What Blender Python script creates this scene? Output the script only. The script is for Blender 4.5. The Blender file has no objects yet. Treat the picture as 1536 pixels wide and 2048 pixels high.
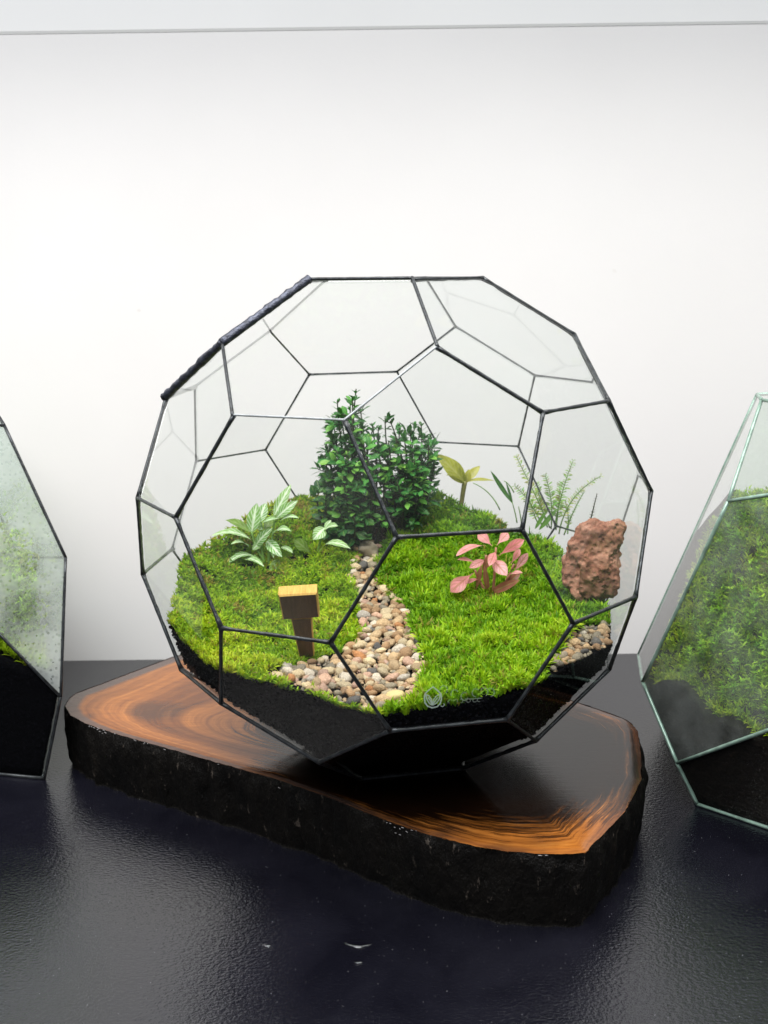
import bpy, math, random
import numpy as np
from mathutils import Vector, Matrix, noise

random.seed(7)
rng = np.random.default_rng(7)
SC = bpy.context.scene
COL = SC.collection

# ---------------------------------------------------------------- camera
CAM = np.array([-0.00395387, -0.65559043, 0.28507738])
FPX = 2301.2845                                   # focal length in photo pixels (1536 wide)
C2W = np.array([[0.9999126952375246, -0.012925562348325644, -0.002744401721456212],
                [0.0, -0.20769363957833448, 0.9781939235543035],
                [-0.013213701329650607, -0.9781085225661527, -0.20767550693446343]])
cd = bpy.data.cameras.new('camera')
cam = bpy.data.objects.new('camera', cd)
COL.objects.link(cam)
cd.sensor_fit = 'HORIZONTAL'
cd.sensor_width = 36
cd.lens = FPX / 1536 * 36
cd.clip_start = 0.01
cd.clip_end = 50
cd.dof.use_dof = True
cd.dof.focus_distance = 0.63
cd.dof.aperture_fstop = 22
rw = np.stack([C2W[:, 0], -C2W[:, 1], -C2W[:, 2]], 1)
mw = Matrix.Identity(4)
for i in range(3):
    for j in range(3):
        mw[i][j] = rw[i, j]
    mw[i][3] = CAM[i]
cam.matrix_world = mw
SC.camera = cam

# ---------------------------------------------------------------- world and lamp
W = bpy.data.worlds.new('World')
SC.world = W
W.use_nodes = True
W.node_tree.nodes['Background'].inputs['Color'].default_value = (0.80, 0.88, 1.0, 1)
W.node_tree.nodes['Background'].inputs['Strength'].default_value = 0.13
ld = bpy.data.lights.new('grow_lamp', 'AREA')
ld.shape = 'RECTANGLE'
ld.size = 1.3
ld.size_y = 0.22
ld.energy = 4.4
ld.spread = math.radians(148)
ld.color = (1.0, 0.975, 0.94)
lamp = bpy.data.objects.new('grow_lamp', ld)
COL.objects.link(lamp)
lamp.location = (0.0, -0.09, 0.575)
lamp.rotation_euler = (0, 0, 0)
rl = bpy.data.lights.new('added_fill_lamp', 'AREA')  # fill light added above and behind the camera, lifts wall and panel
rl.shape = 'RECTANGLE'
rl.size = 1.3
rl.size_y = 1.0
rl.energy = 40.0
rl.color = (0.97, 0.98, 1.0)
fill_lamp = bpy.data.objects.new('added_fill_lamp', rl)
COL.objects.link(fill_lamp)
fill_lamp.location = (-0.35, -1.15, 1.75)
fill_lamp.rotation_euler = (math.radians(42), 0, math.radians(-14))
SC.view_settings.view_transform = 'Standard'
SC.view_settings.look = 'None'
SC.view_settings.exposure = 0.24
SC.view_settings.gamma = 1.0
SC.render.engine = 'CYCLES'
SC.cycles.transparent_max_bounces = 40
SC.cycles.max_bounces = 14
SC.cycles.glossy_bounces = 6
SC.cycles.caustics_reflective = False
SC.cycles.caustics_refractive = False


# ---------------------------------------------------------------- small maths
def ray(px, py):
    d = C2W @ np.array([(px - 768) / FPX, (py - 1024) / FPX, 1.0])
    return d / np.linalg.norm(d)


def at(px, py, y):
    d = ray(px, py)
    return CAM + d * ((y - CAM[1]) / d[1])


def unit(v):
    v = np.asarray(v, float)
    return v / (np.linalg.norm(v) + 1e-12)


def plane3(a, b, c, inside):
    a, b, c, inside = (np.asarray(q, float) for q in (a, b, c, inside))
    n = unit(np.cross(b - a, c - a))
    if n @ (inside - a) > 0:
        n = -n
    return n, float(n @ a)


# ---------------------------------------------------------------- scene helpers
def empty(name, loc=(0, 0, 0)):
    o = bpy.data.objects.new(name, None)
    o.empty_display_size = 0.01
    o.location = loc
    COL.objects.link(o)
    return o


def tag(o, label=None, cat=None, group=None, kind=None):
    if label:
        o['label'] = label
    if cat:
        o['category'] = cat
    if group:
        o['group'] = group
    if kind:
        o['kind'] = kind
    return o


def wloc(o):
    v = np.zeros(3)
    while o is not None:
        v += np.array(o.location)
        o = o.parent
    return v


class MB:
    """collects vertices, faces, uv and tint of one mesh"""
    def __init__(s):
        s.v, s.f, s.uv, s.tint, s.mi = [], [], [], [], []

    def add(s, v, f, uv=None, tint=None, mi=0):
        b = len(s.v)
        v = [tuple(float(c) for c in q) for q in v]
        s.v += v
        s.f += [tuple(b + i for i in q) for q in f]
        s.uv += list(uv) if uv is not None else [(0, 0)] * len(v)
        s.tint += [tint if tint is not None else (1, 1, 1)] * len(v)
        s.mi += [mi] * len(f)

    def mesh(s, name, mats, smooth=True, origin=(0, 0, 0)):
        me = bpy.data.meshes.new(name)
        V = np.array(s.v) - np.array(origin)
        me.from_pydata(V.tolist(), [], s.f)
        for m in (mats if isinstance(mats, (list, tuple)) else [mats]):
            me.materials.append(m)
        ul = me.uv_layers.new(name='UVMap')
        li = np.zeros(len(me.loops), dtype=np.int32)
        me.loops.foreach_get('vertex_index', li)
        ul.data.foreach_set('uv', np.array(s.uv, dtype=np.float32)[li].ravel())
        at_ = me.color_attributes.new('tint', 'FLOAT_COLOR', 'POINT')
        c = np.ones((len(V), 4), dtype=np.float32)
        c[:, :3] = np.array(s.tint, dtype=np.float32)
        at_.data.foreach_set('color', c.ravel())
        me.polygons.foreach_set('use_smooth', np.full(len(me.polygons), smooth))
        if any(s.mi):
            me.polygons.foreach_set('material_index', np.array(s.mi, dtype=np.int32))
        me.update()
        return me

    def build(s, name, mats, parent=None, smooth=True, origin=None):
        if origin is None:
            origin = wloc(parent) if parent is not None else (0, 0, 0)
        o = bpy.data.objects.new(name, s.mesh(name, mats, smooth, origin))
        COL.objects.link(o)
        if parent is not None:
            o.parent = parent
        else:
            o.location = origin
        return o


def tube(mb, pts, r0, r1=None, n=6, tint=None, cap=True, rad=None):
    pts = [np.asarray(p, float) for p in pts]
    r1 = r0 if r1 is None else r1
    m = len(pts)
    vs, fs = [], []
    up = np.array([0.13, 0.21, 0.97])
    for i, p in enumerate(pts):
        t = unit(pts[min(i + 1, m - 1)] - pts[max(i - 1, 0)])
        a = unit(np.cross(t, up if abs(t @ up) < 0.95 else np.array([1.0, 0, 0])))
        b = np.cross(t, a)
        r = rad[i] if rad is not None else r0 + (r1 - r0) * i / (m - 1)
        for k in range(n):
            an = 2 * math.pi * k / n
            vs.append(p + (a * math.cos(an) + b * math.sin(an)) * r)
    for i in range(m - 1):
        for k in range(n):
            k2 = (k + 1) % n
            fs.append((i * n + k, i * n + k2, (i + 1) * n + k2, (i + 1) * n + k))
    if cap:
        fs.append(tuple(reversed(range(n))))
        fs.append(tuple((m - 1) * n + k for k in range(n)))
    mb.add(vs, fs, None, tint)


def bez(a, b, c, n=8):
    a, b, c = (np.asarray(q, float) for q in (a, b, c))
    return [(1 - t) ** 2 * a + 2 * t * (1 - t) * b + t * t * c for t in np.linspace(0, 1, n)]


def leaf(mb, base, tip, width, nrm, arch=0.0, fold=0.25, n=9, wave=0.0, peak=0.45, tint=None, petiole=0.0):
    """a leaf blade from base to tip; nrm is roughly its upper side"""
    base, tip, nrm = (np.asarray(q, float) for q in (base, tip, nrm))
    ax = tip - base
    L = np.linalg.norm(ax)
    ax = ax / L
    nrm = unit(nrm - ax * (nrm @ ax))
    sd = np.cross(ax, nrm)
    vs, uv, fs = [], [], []
    cs = (-1, -0.55, 0, 0.55, 1)
    ph = random.random() * 6
    for i in range(n):
        t = i / (n - 1)
        tt = max(0.0, (t - petiole) / (1 - petiole))
        e = math.log(0.5) / math.log(peak)
        w = width * 0.5 * (math.sin(math.pi * tt ** e) ** 0.8) if 0 < tt < 1 else 0
        w = max(w, width * 0.035 if t < 0.98 else width * 0.006)
        mid = base + ax * L * t + nrm * (arch * L * 4 * t * (1 - t))
        for c in cs:
            z = fold * abs(c) * w - 0.25 * fold * c * c * w + wave * width * 0.12 * math.sin(t * 11 + ph + c) * abs(c)
            vs.append(mid + sd * c * w + nrm * z)
            uv.append((t, 0.5 + 0.5 * c))
    m = len(cs)
    for i in range(n - 1):
        for k in range(m - 1):
            fs.append((i * m + k, i * m + k + 1, (i + 1) * m + k + 1, (i + 1) * m + k))
    mb.add(vs, fs, uv, tint)


# ---------------------------------------------------------------- materials
def newmat(name):
    m = bpy.data.materials.new(name)
    m.use_nodes = True
    nt = m.node_tree
    nt.nodes.clear()
    out = nt.nodes.new('ShaderNodeOutputMaterial')
    return m, nt, nt.nodes, nt.links, out


def nd(nt, typ, ins=None, **kw):
    n = nt.nodes.new(typ)
    for k, v in kw.items():
        setattr(n, k, v)
    for k, v in (ins or {}).items():
        if isinstance(v, bpy.types.NodeSocket):
            nt.links.new(v, n.inputs[k])
        else:
            n.inputs[k].default_value = v
    return n


def c4(c):
    return (c[0], c[1], c[2], 1)


def ramp(nt, fac, stops, interp='LINEAR'):
    n = nt.nodes.new('ShaderNodeValToRGB')
    n.color_ramp.interpolation = interp
    el = n.color_ramp.elements
    while len(el) < len(stops):
        el.new(0.5)
    for e, (p, c) in zip(el, stops):
        e.position = p
        e.color = c4(c) if len(c) == 3 else c
    nt.links.new(fac, n.inputs['Fac'])
    return n


def mth(nt, op, a, b=None, clamp=False):
    n = nt.nodes.new('ShaderNodeMath')
    n.operation = op
    n.use_clamp = clamp
    for i, v in enumerate((a, b)):
        if v is None:
            continue
        if isinstance(v, bpy.types.NodeSocket):
            nt.links.new(v, n.inputs[i])
        else:
            n.inputs[i].default_value = v
    return n.outputs[0]


def mixc(nt, fac, a, b, mode='MIX'):
    n = nt.nodes.new('ShaderNodeMix')
    n.data_type = 'RGBA'
    n.blend_type = mode
    for idx, v in ((0, fac), (6, a), (7, b)):
        if isinstance(v, bpy.types.NodeSocket):
            nt.links.new(v, n.inputs[idx])
        else:
            n.inputs[idx].default_value = v if idx == 0 else c4(v)
    return n.outputs[2]


def nz(nt, scale, detail=3, rough=0.55, coord='Object', dist=0.0, stretch=None):
    tc = nt.nodes.new('ShaderNodeTexCoord')
    src = tc.outputs[coord]
    if stretch:
        mp = nd(nt, 'ShaderNodeMapping', {'Vector': src, 'Scale': stretch})
        src = mp.outputs[0]
    n = nd(nt, 'ShaderNodeTexNoise', {'Vector': src, 'Scale': scale, 'Detail': detail, 'Roughness': rough, 'Distortion': dist})
    return n.outputs['Fac']


def principled(nt, out, base, rough=0.5, metal=0.0, spec=0.5, bump=None, bstr=0.3, bdist=0.001, **extra):
    p = nt.nodes.new('ShaderNodeBsdfPrincipled')
    for k, v in (('Base Color', base), ('Roughness', rough), ('Metallic', metal), ('Specular IOR Level', spec)):
        if isinstance(v, bpy.types.NodeSocket):
            nt.links.new(v, p.inputs[k])
        else:
            p.inputs[k].default_value = c4(v) if k == 'Base Color' else v
    for k, v in extra.items():
        p.inputs[k.replace('_', ' ')].default_value = v
    if bump is not None:
        b = nd(nt, 'ShaderNodeBump', {'Height': bump, 'Strength': bstr, 'Distance': bdist})
        nt.links.new(b.outputs[0], p.inputs['Normal'])
    if out is not None:
        nt.links.new(p.outputs[0], out.inputs['Surface'])
    return p


def glass_mat(name, tint, fog=None, drops=False, gloss=1.0):
    """a clear pane: fresnel reflection over tinted transmission, with optional condensation"""
    m, nt, N, L, out = newmat(name)
    tr = nd(nt, 'ShaderNodeBsdfTransparent', {'Color': c4(tint)})
    gl = nd(nt, 'ShaderNodeBsdfGlossy', {'Color': (1, 1, 1, 1), 'Roughness': 0.0})
    fr = nd(nt, 'ShaderNodeFresnel', {'IOR': 1.45})
    geo = nt.nodes.new('ShaderNodeNewGeometry')
    front = mth(nt, 'SUBTRACT', 1.0, geo.outputs['Backfacing'])
    fac = mth(nt, 'MULTIPLY', mth(nt, 'MULTIPLY', fr.outputs[0], gloss), front)
    mx = nd(nt, 'ShaderNodeMixShader', {0: fac, 1: tr.outputs[0], 2: gl.outputs[0]})
    last = mx.outputs[0]
    if fog:
        lo, hi, sc = fog
        f = nz(nt, sc, 4, 0.6)
        fr_ = ramp(nt, f, [(0.30, (lo,) * 3), (0.72, (hi,) * 3)])
        fac2 = fr_.outputs[0]
        if drops:
            tc = nt.nodes.new('ShaderNodeTexCoord')
            vo = nd(nt, 'ShaderNodeTexVoronoi', {'Vector': tc.outputs['Object'], 'Scale': 330.0, 'Randomness': 1.0})
            dr = ramp(nt, vo.outputs['Distance'], [(0.22, (1, 1, 1)), (0.32, (0, 0, 0))])
            fac2 = mth(nt, 'MULTIPLY', fac2, mth(nt, 'SUBTRACT', 1.0, mth(nt, 'MULTIPLY', dr.outputs[0], 0.75)))
        df = nd(nt, 'ShaderNodeBsdfDiffuse', {'Color': (0.80, 0.84, 0.82, 1)})
        tl = nd(nt, 'ShaderNodeBsdfTranslucent', {'Color': (0.85, 0.88, 0.86, 1)})
        dt = nd(nt, 'ShaderNodeMixShader', {0: 0.6, 1: df.outputs[0], 2: tl.outputs[0]})
        mx2 = nd(nt, 'ShaderNodeMixShader', {0: fac2, 1: last, 2: dt.outputs[0]})
        last = mx2.outputs[0]
    L.new(last, out.inputs['Surface'])
    return m


def leaf_mat(name, ramp_stops, by='random', veins=None, trans=0.35, rough=0.38, edge=None, spec=0.5):
    m, nt, N, L, out = newmat(name)
    if by == 'random':
        oi = nt.nodes.new('ShaderNodeObjectInfo')
        col = ramp(nt, oi.outputs['Random'], ramp_stops).outputs[0]
    else:
        a = nd(nt, 'ShaderNodeAttribute', attribute_name='tint')
        col = a.outputs['Color']
    uvn = nt.nodes.new('ShaderNodeUVMap')
    uvn.uv_map = 'UVMap'
    sx = nd(nt, 'ShaderNodeSeparateXYZ', {'Vector': uvn.outputs[0]})
    u, v = sx.outputs[0], sx.outputs[1]
    av = mth(nt, 'ABSOLUTE', mth(nt, 'SUBTRACT', v, 0.5))
    if veins:
        vcol, nv, wmid, amt = veins
        n1 = nz(nt, 260, 2)
        s = mth(nt, 'FRACT', mth(nt, 'ADD', mth(nt, 'SUBTRACT', mth(nt, 'MULTIPLY', u, nv), mth(nt, 'MULTIPLY', av, nv * 0.62)), mth(nt, 'MULTIPLY', n1, 0.7)))
        side = ramp(nt, s, [(0.0, (1, 1, 1)), (0.16, (0.75,) * 3), (0.34, (0, 0, 0)), (0.86, (0, 0, 0)), (1.0, (1, 1, 1))]).outputs[0]
        midr = ramp(nt, av, [(0.0, (1, 1, 1)), (wmid, (1, 1, 1)), (wmid * 2.2, (0, 0, 0))]).outputs[0]
        fac = mth(nt, 'MULTIPLY', mth(nt, 'MAXIMUM', mth(nt, 'MULTIPLY', side, 0.8), midr), amt)
        col = mixc(nt, fac, col, vcol)
    else:
        midr = ramp(nt, av, [(0.0, (1, 1, 1)), (0.03, (1, 1, 1)), (0.08, (0, 0, 0))]).outputs[0]
        col = mixc(nt, mth(nt, 'MULTIPLY', midr, 0.35), col, (0.35, 0.45, 0.12))
    if edge:
        er = ramp(nt, av, [(0.30, (0, 0, 0)), (0.48, (1, 1, 1))]).outputs[0]
        col = mixc(nt, mth(nt, 'MULTIPLY', er, 0.8), col, edge)
    blot = nz(nt, 190, 3)
    col = mixc(nt, 0.35, col, mixc(nt, 1.0, col, ramp(nt, blot, [(0.3, (0.45,) * 3), (0.7, (1.5,) * 3)]).outputs[0], 'MULTIPLY'))
    p = principled(nt, None, col, rough, 0, spec, bump=blot, bstr=0.25, bdist=0.0006)
    tl = nd(nt, 'ShaderNodeBsdfTranslucent', {'Color': col})
    mx = nd(nt, 'ShaderNodeMixShader', {0: trans, 1: p.outputs[0], 2: tl.outputs[0]})
    L.new(mx.outputs[0], out.inputs['Surface'])
    return m


def simple(name, base, rough=0.5, metal=0.0, spec=0.5, var=0.0, scale=80, bstr=0.0, bdist=0.001, bscale=None, detail=4):
    m, nt, N, L, out = newmat(name)
    col = base
    if var:
        f = nz(nt, scale, detail)
        col = ramp(nt, f, [(0.3, [c * (1 - var) for c in base]), (0.7, [min(1, c * (1 + var)) for c in base])]).outputs[0]
    b = nz(nt, bscale or scale * 3, detail) if bstr else None
    principled(nt, out, col, rough, metal, spec, b, bstr, bdist)
    return m


M = {}
# painted wall
m, nt, N, L, out = newmat('white_wall_paint')
f = nz(nt, 6, 4)
col = ramp(nt, f, [(0.3, (0.77, 0.755, 0.745)), (0.7, (0.80, 0.785, 0.775))]).outputs[0]
sp = nz(nt, 42, 2, 0.5)
spm = ramp(nt, sp, [(0.0, (1, 1, 1)), (0.215, (1, 1, 1)), (0.235, (0, 0, 0))]).outputs[0]
col = mixc(nt, mth(nt, 'MULTIPLY', spm, 0.35), col, (0.55, 0.5, 0.46))
principled(nt, out, col, 0.6, 0, 0.3, nz(nt, 220, 5), 0.10, 0.0006)
M['wall'] = m
M['panel'] = simple('white_board', (0.95, 0.945, 0.935), 0.5, 0, 0.3, 0.02, 8)
# table: black leather-grained laminate
m, nt, N, L, out = newmat('black_table_laminate')
tc = nt.nodes.new('ShaderNodeTexCoord')
mp = nd(nt, 'ShaderNodeMapping', {'Vector': tc.outputs['Object'], 'Scale': (1.0, 1.35, 1.0)})
n1 = nd(nt, 'ShaderNodeTexNoise', {'Vector': mp.outputs[0], 'Scale': 430.0, 'Detail': 2.5, 'Roughness': 0.5})
n2 = nd(nt, 'ShaderNodeTexNoise', {'Vector': mp.outputs[0], 'Scale': 900.0, 'Detail': 2.0})
bump = mth(nt, 'ADD', n1.outputs['Fac'], mth(nt, 'MULTIPLY', n2.outputs['Fac'], 0.4))
sm = nz(nt, 14, 4, 0.6, dist=0.6)
colr = ramp(nt, sm, [(0.35, (0.0040, 0.0040, 0.0072)), (0.75, (0.0090, 0.0090, 0.0145))]).outputs[0]
fine = nd(nt, 'ShaderNodeTexNoise', {'Vector': tc.outputs['Object'], 'Scale': 700.0, 'Detail': 1.0})
dustm = ramp(nt, fine.outputs['Fac'], [(0.80, (0, 0, 0)), (0.83, (1, 1, 1))]).outputs[0]
colr = mixc(nt, mth(nt, 'MULTIPLY', dustm, 0.35), colr, (0.25, 0.25, 0.27))
rg = ramp(nt, sm, [(0.3, (0.15,) * 3), (0.75, (0.22,) * 3)]).outputs[0]
principled(nt, out, colr, rg, 0, 0.95, bump, 0.48, 0.0006)
M['table'] = m
# glass and metal
M['glass'] = glass_mat('clear_pane_glass', (0.978, 0.986, 0.982), (0.0, 0.028, 22), gloss=0.9)
M['glass_low'] = glass_mat('clear_lower_pane_glass', (0.982, 0.989, 0.985), gloss=0.6)
M['glass_fog'] = glass_mat('misted_pane_glass', (0.93, 0.96, 0.945), (0.03, 0.17, 40))
M['glass_drop'] = glass_mat('droplet_pane_glass', (0.93, 0.96, 0.945), (0.12, 0.50, 32), True)
M['solder'] = simple('dark_patina_solder', (0.034, 0.038, 0.041), 0.30, 0.45, 0.5, 0.6, 240, 0.45, 0.0006, 500)
M['rim'] = simple('rough_dark_rim', (0.05, 0.055, 0.075), 0.42, 0.55, 0.5, 0.7, 300, 0.8, 0.0012, 420)
M['ground_edge'] = simple('ground_glass_edge', (0.30, 0.32, 0.33), 0.35, 0.1, 0.5, 0.3, 200)
M['silicone'] = simple('pale_green_seam', (0.22, 0.33, 0.27), 0.28, 0.15, 0.6, 0.35, 160, 0.2, 0.0005)
m, nt, N, L, out = newmat('etched_glass_line')
df = nd(nt, 'ShaderNodeBsdfDiffuse', {'Color': (0.72, 0.86, 0.76, 1)})
tr = nd(nt, 'ShaderNodeBsdfTransparent')
L.new(nd(nt, 'ShaderNodeMixShader', {0: 0.75, 1: tr.outputs[0], 2: df.outputs[0]}).outputs[0], out.inputs['Surface'])
M['etch'] = m
m, nt, N, L, out = newmat('faint_etched_line')
df = nd(nt, 'ShaderNodeBsdfDiffuse', {'Color': (0.70, 0.82, 0.70, 1)})
tr = nd(nt, 'ShaderNodeBsdfTransparent')
L.new(nd(nt, 'ShaderNodeMixShader', {0: 0.28, 1: tr.outputs[0], 2: df.outputs[0]}).outputs[0], out.inputs['Surface'])
M['etch_faint'] = m
# ground things
m, nt, N, L, out = newmat('black_substrate')
f = nz(nt, 420, 3, 0.7)
col = ramp(nt, f, [(0.35, (0.0004, 0.0004, 0.0007)), (0.62, (0.0012, 0.0012, 0.0020)), (0.70, (0.004, 0.004, 0.006)), (0.80, (0.03, 0.03, 0.04))]).outputs[0]
principled(nt, out, col, 0.85, 0, 0.06, f, 0.8, 0.002)
M['soil'] = m
m, nt, N, L, out = newmat('brown_soil')
f = nz(nt, 260, 4, 0.7)
col = ramp(nt, f, [(0.3, (0.002, 0.0016, 0.0012)), (0.62, (0.009, 0.006, 0.004)), (0.8, (0.04, 0.028, 0.018))]).outputs[0]
principled(nt, out, col, 0.85, 0, 0.2, f, 0.9, 0.003)
M['brown_soil'] = m
m, nt, N, L, out = newmat('moss_strands')
a = nd(nt, 'ShaderNodeAttribute', attribute_name='tint')
p = principled(nt, None, a.outputs['Color'], 0.55, 0, 0.3)
tl = nd(nt, 'ShaderNodeBsdfTranslucent', {'Color': a.outputs['Color']})
L.new(nd(nt, 'ShaderNodeMixShader', {0: 0.35, 1: p.outputs[0], 2: tl.outputs[0]}).outputs[0], out.inputs['Surface'])
M['moss'] = m
PCOL = {'tan': (0.50, 0.36, 0.21), 'cream': (0.60, 0.49, 0.31), 'pinkish': (0.52, 0.34, 0.25), 'olive grey': (0.30, 0.26, 0.19), 'brown': (0.38, 0.24, 0.13),
        'rust': (0.47, 0.22, 0.09), 'dark grey': (0.12, 0.115, 0.11), 'pale': (0.58, 0.52, 0.43)}
PMAT = {}
for nm, c in PCOL.items():
    m, nt, N, L, out = newmat(nm.replace(' ', '_') + '_pebble')
    oi = nt.nodes.new('ShaderNodeObjectInfo')
    f = nz(nt, 3.0, 5, 0.65)
    v_ = ramp(nt, oi.outputs['Random'], [(0, (0.72, 0.72, 0.74)), (1, (1.22, 1.18, 1.12))]).outputs[0]
    col = mixc(nt, 1.0, c, v_, 'MULTIPLY')
    col = mixc(nt, 0.7, col, mixc(nt, 1.0, col, ramp(nt, f, [(0.3, (0.45, 0.40, 0.34)), (0.7, (1.35,) * 3)]).outputs[0], 'MULTIPLY'))
    principled(nt, out, col, 0.6, 0, 0.3, f, 0.4, 0.12)
    PMAT[nm] = m
M['pebble'] = PMAT['tan']
m, nt, N, L, out = newmat('red_lava_rock')
f = nz(nt, 95, 6, 0.7)
col = ramp(nt, f, [(0.28, (0.07, 0.022, 0.013)), (0.45, (0.25, 0.105, 0.065)), (0.62, (0.39, 0.20, 0.135)), (0.8, (0.55, 0.35, 0.26))]).outputs[0]
vo = nd(nt, 'ShaderNodeTexVoronoi', {'Vector': nt.nodes.new('ShaderNodeTexCoord').outputs['Object'], 'Scale': 260.0, 'Randomness': 1.0})
pit = ramp(nt, vo.outputs['Distance'], [(0.10, (0, 0, 0)), (0.42, (1, 1, 1))]).outputs[0]
hb = mth(nt, 'ADD', mth(nt, 'MULTIPLY', pit, 0.6), f)
principled(nt, out, col, 0.85, 0, 0.2, hb, 0.75, 0.0022)
M['lava'] = m
m, nt, N, L, out = newmat('pale_stone')
f = nz(nt, 130, 5, 0.65)
col = ramp(nt, f, [(0.3, (0.28, 0.22, 0.16)), (0.55, (0.50, 0.41, 0.30)), (0.75, (0.62, 0.52, 0.36))]).outputs[0]
principled(nt, out, col, 0.7, 0, 0.3, f, 0.6, 0.0015)
M['stone'] = m
# wood
m, nt, N, L, out = newmat('varnished_slab_face')
tc = nt.nodes.new('ShaderNodeTexCoord')
wn = nd(nt, 'ShaderNodeTexNoise', {'Vector': tc.outputs['Object'], 'Scale': 9.0, 'Detail': 3.0, 'Roughness': 0.5})
uvn = nt.nodes.new('ShaderNodeUVMap')
uvn.uv_map = 'UVMap'
sx = nd(nt, 'ShaderNodeSeparateXYZ', {'Vector': uvn.outputs[0]})
rr = mth(nt, 'ADD', sx.outputs[0], mth(nt, 'MULTIPLY', mth(nt, 'SUBTRACT', wn.outputs['Fac'], 0.5), 0.12))
ctr = nd(nt, 'ShaderNodeVectorMath', {0: tc.outputs['Object'], 1: (-0.03 - 0.045, 0.03 + 0.0, 0.0)}, operation='SUBTRACT')
ctr.inputs[1].default_value = (0.075, -0.05, 0.042)
dirn = nd(nt, 'ShaderNodeVectorMath', {0: ctr.outputs[0]}, operation='NORMALIZE')
sxd = nd(nt, 'ShaderNodeSeparateXYZ', {'Vector': dirn.outputs[0]})
cmb = nd(nt, 'ShaderNodeCombineXYZ', {'X': rr, 'Y': mth(nt, 'MULTIPLY', sxd.outputs[0], 0.05), 'Z': mth(nt, 'MULTIPLY', sxd.outputs[1], 0.05)})
rings = nd(nt, 'ShaderNodeTexNoise', {'Vector': cmb.outputs[0], 'Scale': 44.0, 'Detail': 8.0, 'Roughness': 0.70})
broad = nd(nt, 'ShaderNodeTexNoise', {'Vector': cmb.outputs[0], 'Scale': 6.5, 'Detail': 2.0})
blot = nd(nt, 'ShaderNodeTexNoise', {'Vector': tc.outputs['Object'], 'Scale': 15.0, 'Detail': 2.0, 'Distortion': 0.7})
base = ramp(nt, rings.outputs['Fac'], [(0.22, (0.07, 0.018, 0.005)), (0.40, (0.26, 0.080, 0.013)), (0.58, (0.42, 0.145, 0.024)), (0.78, (0.56, 0.245, 0.058))]).outputs[0]
dk = ramp(nt, broad.outputs['Fac'], [(0.36, (0.45, 0.38, 0.34)), (0.52, (1, 1, 1))]).outputs[0]
base = mixc(nt, 0.85, base, mixc(nt, 1.0, base, dk, 'MULTIPLY'))
bl = ramp(nt, blot.outputs['Fac'], [(0.56, (0, 0, 0)), (0.72, (1, 1, 1))]).outputs[0]
base = mixc(nt, mth(nt, 'MULTIPLY', bl, 0.85), base, (0.030, 0.016, 0.011))
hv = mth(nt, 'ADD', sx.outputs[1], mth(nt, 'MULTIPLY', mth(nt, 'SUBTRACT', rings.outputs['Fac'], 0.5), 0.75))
heart_shade = ramp(nt, hv, [(0.80, (1, 1, 1)), (0.98, (0.55,) * 3), (1.18, (0, 0, 0))]).outputs[0]  # dark heartwood, widened to paint in the terrarium's black reflection and shade
base = mixc(nt, mth(nt, 'MULTIPLY', heart_shade, 0.985), base, (0.0035, 0.0018, 0.0012))
sox = nd(nt, 'ShaderNodeSeparateXYZ', {'Vector': tc.outputs['Object']})
lft_ = ramp(nt, mth(nt, 'ADD', sox.outputs[0], 0.5), [(0.42, (1, 1, 1)), (0.52, (0.15,) * 3)]).outputs[0]
sap = mth(nt, 'MULTIPLY', lft_, ramp(nt, sx.outputs[0], [(0.955, (0, 0, 0)), (0.968, (1, 1, 1))]).outputs[0])
base = mixc(nt, mth(nt, 'MULTIPLY', sap, 0.9), base, (0.085, 0.058, 0.050))
fib = nz(nt, 420, 4, 0.7, stretch=(0.16, 1.0, 1.0))
base = mixc(nt, 0.45, base, mixc(nt, 1.0, base, ramp(nt, fib, [(0.3, (0.55, 0.5, 0.45)), (0.7, (1.35,) * 3)]).outputs[0], 'MULTIPLY'))
principled(nt, out, base, 0.17, 0, 0.42, mth(nt, 'ADD', rings.outputs['Fac'], fib), 0.10, 0.0006)
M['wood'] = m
m, nt, N, L, out = newmat('black_bark')
f = nz(nt, 55, 6, 0.7, stretch=(1, 1, 0.35))
fl = nz(nt, 210, 4, 0.7, stretch=(1, 1, 0.45))
col = ramp(nt, f, [(0.35, (0.0015, 0.0012, 0.001)), (0.62, (0.005, 0.004, 0.003)), (0.76, (0.03, 0.022, 0.016))]).outputs[0]
flm = ramp(nt, fl, [(0.635, (0, 0, 0)), (0.70, (1, 1, 1))]).outputs[0]
col = mixc(nt, mth(nt, 'MULTIPLY', flm, mth(nt, 'MULTIPLY', f, 0.9)), col, (0.17, 0.14, 0.115))
principled(nt, out, col, 0.6, 0, 0.15, mth(nt, 'ADD', f, fl), 0.9, 0.004)
M['bark'] = m
M['flake'] = simple('pale_bark_flake', (0.36, 0.34, 0.34), 0.4, 0, 0.5, 0.4, 300)
m, nt, N, L, out = newmat('lit_tag_wood')
f = nz(nt, 160, 4, 0.6, stretch=(6, 1, 0.6))
col = ramp(nt, f, [(0.3, (0.44, 0.24, 0.045)), (0.7, (0.60, 0.38, 0.09))]).outputs[0]  # tag rim and top painted brighter, as lit from above
principled(nt, out, col, 0.6, 0, 0.3, f, 0.3, 0.0005)
M['tag_edge_lit'] = m
m, nt, N, L, out = newmat('shaded_tag_wood')
f = nz(nt, 190, 5, 0.65, stretch=(5, 1, 0.5))
col = ramp(nt, f, [(0.3, (0.060, 0.028, 0.012)), (0.7, (0.11, 0.055, 0.024))]).outputs[0]  # tag front painted dark, its shade put into the colour
principled(nt, out, col, 0.6, 0, 0.3, f, 0.35, 0.0005)
M['tag_face_shaded'] = m
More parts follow.
